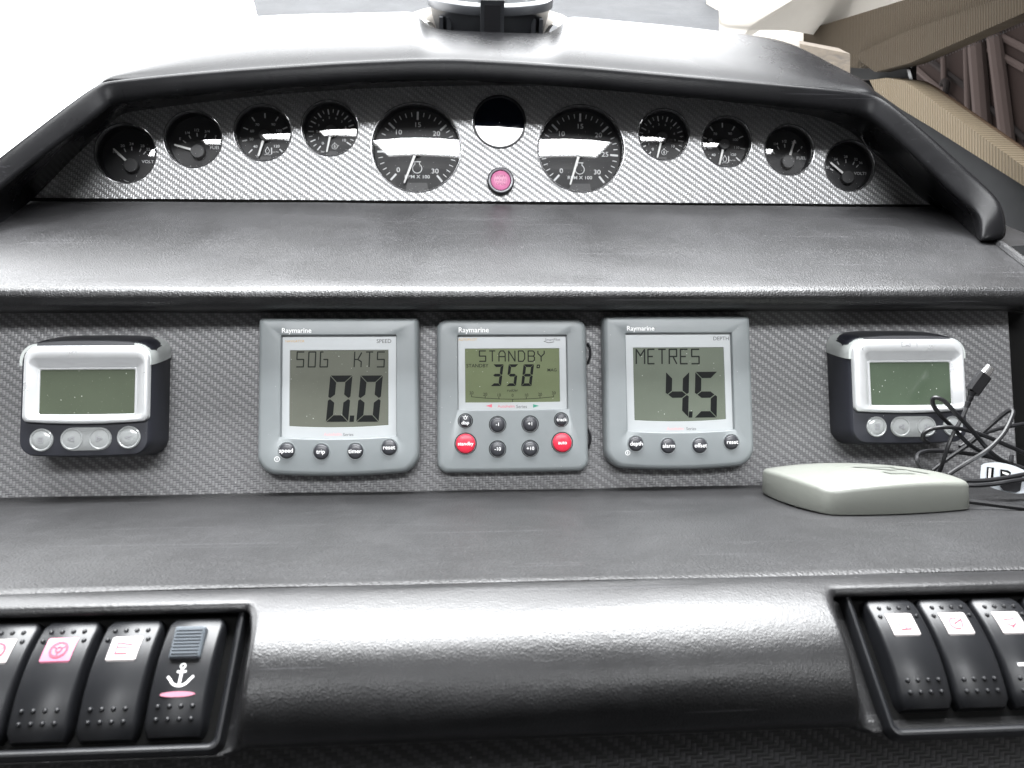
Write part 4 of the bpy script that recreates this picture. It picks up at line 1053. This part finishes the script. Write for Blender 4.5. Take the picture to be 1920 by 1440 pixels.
rocker("black rocker with a pink lens bearing a wheel symbol", 101, 1280, 'pink', wheel)
rocker("black rocker with a white lens between the pink-lens rocker and the anchor rocker", 225, 1277, 'white', horn)
rocker("black rocker with a white anchor, pink bar and ribbed lock slider", 347, 1272, None, [], slide=True)
rocker("black rocker with a white lens next to the plain roll in the right bezel", 1703, 1228, 'white', anch)
rocker("black rocker with a white lens, second from the padded roll in the right bezel", 1805, 1226, 'white', scoop)
rocker("black rocker with a white line below its white lens at the right edge", 1907, 1224, 'white', bell, line=True)
rocker("black rocker just showing its edge at the right border of the picture", 2010, 1221, 'white', horn)

# ------------------------------------------------------------------ compass on the hood
TILT = R(36)
ft = at(922, 57, 0.805)
cc = ft + Vector((0, math.cos(TILT), math.sin(TILT))) * 0.066
t = thing("compass", "black binnacle compass sunk in a well in the top of the hood", "compass", Matrix.Translation(cc) @ Matrix.Rotation(TILT, 4, 'X'))
well = MB()
for k0, k1 in ((-32, 212),):
    well.loft([[(rr * math.cos(R(k0 + (k1 - k0) * i / 40)), rr * math.sin(R(k0 + (k1 - k0) * i / 40)), z) for i in range(41)] for rr, z in ((92, 1), (84, 3), (80, 3.2), (76, 1), (70, -8), (66, -26))], False, False, closed=False)
well.build("well_rim", CREAM, t)
MB().lathe([(60, -26), (62, -12), (65.5, 0), (69, 13), (70, 15)], n=64, cap0=True).build("bowl", COMPASS, t)
MB().lathe([(70, 14.6), (71.5, 15), (71.8, 21), (70.8, 23.5), (66.5, 24.5)], n=64).build("bezel_ring", COMPASS, t)
MB().lathe([(66.5, 24.3), (65, 26.2), (62, 25.5)], n=64).build("worn_rim", COMPASS_RIM, t)
MB().lathe([(63, 25), (58, 38), (46, 52), (28, 62), (8, 66), (0.1, 66.2)], n=48).build("lens", COMPASS_GLASS, t)
MB().box(-12.5, 12.5, -79, -62, -20, 31).build("lubber_bracket", COMPASS, t)
MB().box(-8.5, 8.5, -80.2, -79.1, -20, 27).build("bracket_inset", BLACK, t)
MB().box(-13, 13, -80, -58, 31.2, 37).build("bracket_cap", COMPASS_RIM, t)
for sg in (-1, 1):
    for u0_, u1_ in ((44, 49), (53, 57)):
        MB().box(min(sg * u0_, sg * u1_), max(sg * u0_, sg * u1_), -(70 ** 2 - 50 ** 2) ** .5 - 1, -36, -16, 9).build("side_lug", COMPASS, t)

# ------------------------------------------------------------------ beyond the hood
led = MB()
rows = []
for (D, z) in ((0.84, 0.36), (0.90, 0.42), (1.05, 0.535), (1.3, 0.71), (1.5, 0.86)):
    xe = at(1348, 40, D).x; xs0 = at(490 if D < 1.0 else 490 - (D - 1.04) * 1500, 20, D).x; rows.append([(x, D, z) for x in xs_grid(xs0, xe, 24)])
led.loft(rows, False, False, closed=False)
tag(led.build("windscreen_ledge", VINYL_LEDGE, None, scale=1.0), "grey scuffed vinyl ledge under the windscreen behind the hood", "ledge")

def slab_at(name, mat, pts, D, th, parent=None, bevel=0.004):
    P = [at(x, y, D) for x, y in pts]; c = sum(P, Vector()) / len(P)
    Y = Vector((0, 1, 0))
    lo = [[p + Y * th for p in P], [p + Y * bevel for p in P], [p + (c - p).normalized() * bevel * 0.4 + Y * bevel * 0.3 for p in P], [p + (c - p).normalized() * bevel for p in P]]
    return MB().loft(lo).build(name, mat, parent, scale=1.0)
beam = thing("windscreen_beam", "cream padded windscreen beam with a creased lower face at the upper right", "beam", Matrix.Identity(4))
D1, D2 = 1.06, 1.16
a = [(1345, -60), (1345, 30), (1350, 44), (1362, 50), (1404, 55), (1520, -18), (1560, -60)]
b = [(1404, 55), (1440, 62), (1480, 68), (1532, 72), (1532, 63), (1720, -8), (1800, -60), (1560, -60), (1520, -18)]
slab_at("upper_face", CREAM, a, D1, 0.05, beam, 0.006)
pa = [at(1404, 56, D1 + .005), at(1520, -17, D1 + .005), at(1600, -70, D1 + .005)]; pb = [at(1530, 66, D2), at(1700, 0, D2), at(1860, -60, D2)]
MB().loft([pa, [(pa[i] * .5 + pb[i] * .5) + Vector((0, -0.008, 0)) for i in range(3)], pb, [p + Vector((0.02, 0.03, -0.03)) for p in pb]], False, False, closed=False).build("lower_face", CREAM, beam, scale=1.0, smooth=80)

slab_at('beam_foot', CREAM, [(1340, 34), (1400, 50), (1560, 62), (1575, 130), (1340, 112)], 1.19, 0.04, beam, 0.004)
# cabin side: a wall along x = 0.56 with pillar, window and beige liner
WX = 0.56
def side(px, py, off=0.0):
    d = ray(px, py); return d * ((WX - off) / d.x)
def side_slab(name, mat, pts, off, th, parent, smooth=35):
    return MB().loft([[side(x, y, off) + Vector((th, 0, 0)) for x, y in pts], [side(x, y, off) for x, y in pts]]).build(name, mat, parent, scale=1.0, smooth=smooth)
wall = thing("cabin_side", "beige ribbed cabin side with a dark lower liner at the upper right", "cabin side", Matrix.Identity(4))
side_slab("beige_pillar", BEIGE_SHADED, [(1500, 60), (1704, -3), (1880, -60), (2000, -60), (1990, -20), (1690, 92), (1610, 128), (1520, 120)], 0.004, 0.05, wall)
side_slab("pillar_flange", BEIGE_SHADED, [(1600, 104), (1690, 62), (1800, 24), (1990, -42), (2060, -40), (2060, -10), (1920, 24), (1706, 118), (1640, 135)], 0.014, 0.02, wall)
side_slab("sill_strip", BEIGE, [(1630, 150), (1662, 146), (1695, 152), (1715, 164), (1920, 313), (2080, 430), (2080, 470), (1920, 349), (1745, 238), (1690, 205), (1640, 170)], 0.012, 0.03, wall)
side_slab("lower_liner", DARK_LINER, [(1600, 150), (1660, 180), (1745, 237), (1920, 347), (2080, 460), (2080, 900), (1600, 760)], 0.004, 0.03, wall)
side_slab("shadow_gap", GAP, [(1540, 60), (1620, 100), (1705, 118), (1705, 160), (1640, 152), (1560, 140)], -0.03, 0.01, wall)

win = thing("side_window", "dark tinted side window with a dotted black border", "window", Matrix.Identity(4))
wout = [(1700, 128), (1704, 118), (1716, 110), (1920, 23), (2060, -40), (2060, 420), (1920, 315), (1716, 163), (1706, 150)]
wcen = (1722, 135)
side_slab("glass", SIDE_GLASS, wout, -0.012, 0.004, win)
def inset_edge(a, b, q): return (a[0] + (b[0] - a[0]) * q, a[1] + (b[1] - a[1]) * q)
frit = MB()
top = [(1703, 124), (1718, 108), (1920, 21), (2060, -42)]; topi = [(1716, 132), (1726, 119), (1920, 40), (2060, -22)]
bot = [(1700, 130), (1706, 152), (1718, 166), (1920, 318), (2060, 423)]; boti = [(1714, 132), (1718, 146), (1727, 157), (1920, 297), (2060, 396)]
for A_, B_ in ((top, topi), (bot, boti)):
    frit.loft([[side(x, y, -0.010) for x, y in A_], [side(x, y, -0.010) for x, y in inset_edge_list] if False else [side(a[0] * .55 + b[0] * .45, a[1] * .55 + b[1] * .45, -0.010) for a, b in zip(A_, B_)]], False, False, closed=False)
frit.build("border_band", FRIT, win, scale=1.0, smooth=None)
dots = MB()
def dot_row(A_, B_, n, q, r):
    for i in range(n):
        u = (i + (0.5 if q > 0.6 else 0)) / n
        def along(P):
            L_ = [math.dist(P[k], P[k + 1]) for k in range(len(P) - 1)]; tt = u * sum(L_)
            for k, l in enumerate(L_):
                if tt <= l or k == len(L_) - 1:
                    f = min(1, tt / l); return (P[k][0] + (P[k + 1][0] - P[k][0]) * f, P[k][1] + (P[k + 1][1] - P[k][1]) * f)
                tt -= l
        a, b = along(A_), along(B_)
        p = side(a[0] + (b[0] - a[0]) * q, a[1] + (b[1] - a[1]) * q, -0.0105)
        dots.poly([p + Vector((0, r * math.cos(2 * math.pi * k / 8), r * math.sin(2 * math.pi * k / 8))) for k in range(8)])
for q, r in ((0.55, 0.0017), (0.80, 0.0016), (1.05, 0.0014), (1.3, 0.0011)):
    dot_row(top[1:], topi[1:], 60, q, r); dot_row(bot[2:], boti[2:], 70, q, r)
od = dots.build("border_dots", FRIT, win, scale=1.0, smooth=None); od['kind'] = 'stuff'

# timber block
bk = thing("timber_block", "rough pale timber offcut wedged behind the hood at its right end", "timber block", Matrix.Identity(4))
Dw = 0.80
P = [at(1500, 82, Dw), at(1594, 101, Dw - 0.02), at(1594, 140, Dw - 0.02), at(1500, 140, Dw)]
back = [at(1498, 76, Dw + .05), at(1572, 90, Dw + 0.05), at(1575, 134, Dw + 0.05), at(1500, 140, Dw + .05)]
MB().loft([P, back]).build("block", WOOD, bk, scale=1.0, smooth=None)

# shed wall seen through the window
sh = thing("shed_wall", "brown sheeted shed wall with pale posts seen through the side window", "shed", Matrix.Identity(4))
SX = 1.9
MB().box(SX, SX + 0.05, 0.2, 6.5, -2.5, 3.5).build("sheeting", SHED, sh, scale=1.0, smooth=None)
def ston(px, py): d = ray(px, py); return d * (SX / d.x)
for k, (xa, ya, xb, yb, wd) in enumerate(((1840, 70, 1855, 260, 0.06), (1876, 80, 1902, 285, 0.05), (1778, 110, 1780, 180, 0.02), (1822, 75, 1826, 230, 0.025))):
    a, b = ston(xa, ya), ston(xb, yb); e = (b - a) * 0.35; a -= e; b += e
    MB().tube([a - Vector((0.02, 0, 0)), b - Vector((0.02, 0, 0))], wd * 0.5, 10).build("post", SHED_POST, sh, scale=1.0)
for k, (xa, ya, xb, yb) in enumerate(((1720, 130, 1830, 225), (1740, 110, 1835, 180), (1855, 92, 1925, 130), (1855, 200, 1925, 262), (1862, 60, 1930, 95))):
    a, b = ston(xa, ya), ston(xb, yb)
    MB().tube([a, b], 0.012, 6).build("rail", GAP if k % 2 else SHED_POST, sh, scale=1.0)
hk = [ston(1785, 178), ston(1789, 158), ston(1783, 153), ston(1780, 162)]
MB().tube(spline([p - Vector((0.03, 0, 0)) for p in hk]), 0.012, 8).build("hook", GAP, sh, scale=1.0)

# ------------------------------------------------------------------ the dark cabin round the helm, open to the sky at the windscreen and roof hatch
HEAD = plastic("grey_headlining", (0.16, 0.155, 0.15), 0.7, fine=0)
TRIM = plastic("dark_cabin_trim", (0.04, 0.038, 0.036), 0.7, fine=0)
CARPET = plastic("dark_carpet", (0.03, 0.03, 0.032), 0.9, 0.1, fine=0)
cx0, cx1, cy0, cy1 = -1.25, 1.3, -2.6, 0.68
mb = MB(); hz = ROOF_Z
(fx0, fx1, fy0, fy1), (rx0, rx1, ry0, ry1) = FRONT_HATCH, REAR_HATCH
for a, b, c, d in ((cx0, fx0, fy0, cy1), (fx1, cx1, fy0, cy1), (fx0, fx1, fy1, cy1), (cx0, cx1, ry1, fy0), (cx0, rx0, ry0, ry1), (rx1, cx1, ry0, ry1), (cx0, cx1, cy0, ry0)): mb.box(a, b, c, d, hz - 0.02, hz)
tag(mb.build("cabin_ceiling", HEAD, None, scale=1.0, smooth=None), kind="structure")
mb = MB().box(cx0, cx1, cy0 - 0.05, cy0, -1.1, hz).box(cx0 - 0.05, cx0, cy0, 0.45, -1.1, hz).box(cx1, cx1 + 0.05, cy0, 0.30, -1.1, hz)
tag(mb.build("cabin_wall", TRIM, None, scale=1.0, smooth=None), kind="structure")
tag(MB().box(cx0, cx1, cy0, 0.9, -1.15, -1.1).build("cabin_floor", CARPET, None, scale=1.0, smooth=None), kind="structure")

# unseen seat added behind the viewpoint to block rear light from the roll
added_seat = thing("added_chair_blocker", "dark chair shape added unseen behind the viewpoint to block rear roof light", "chair", Matrix.Translation((0.02, -0.5, -1.1)))
MB().loft([rrect(-0.33 + i, 0.33 - i, 0.35, 1.52 - i * 0.6, 0.12, z) for i, z in ((0.03, -0.05), (0, -0.02), (0, 0.03), (0.02, 0.06))]).build("backrest", DARK_LINER, added_seat, scale=1.0, M=Matrix.Rotation(R(90), 4, 'X'))
MB().loft([rrect(-0.31 + i, 0.31 - i, -0.05 + i, 0.32 - i, 0.08, z) for i, z in ((0.02, 0.28), (0, 0.31), (0, 0.38), (0.03, 0.42))]).build("cushion", DARK_LINER, added_seat, scale=1.0)
MB().lathe([(0.16, 0.0), (0.14, 0.03), (0.05, 0.05), (0.05, 0.29)], 0, 0.1, 24, True, True).build("pedestal", BLACK, added_seat, scale=1.0)
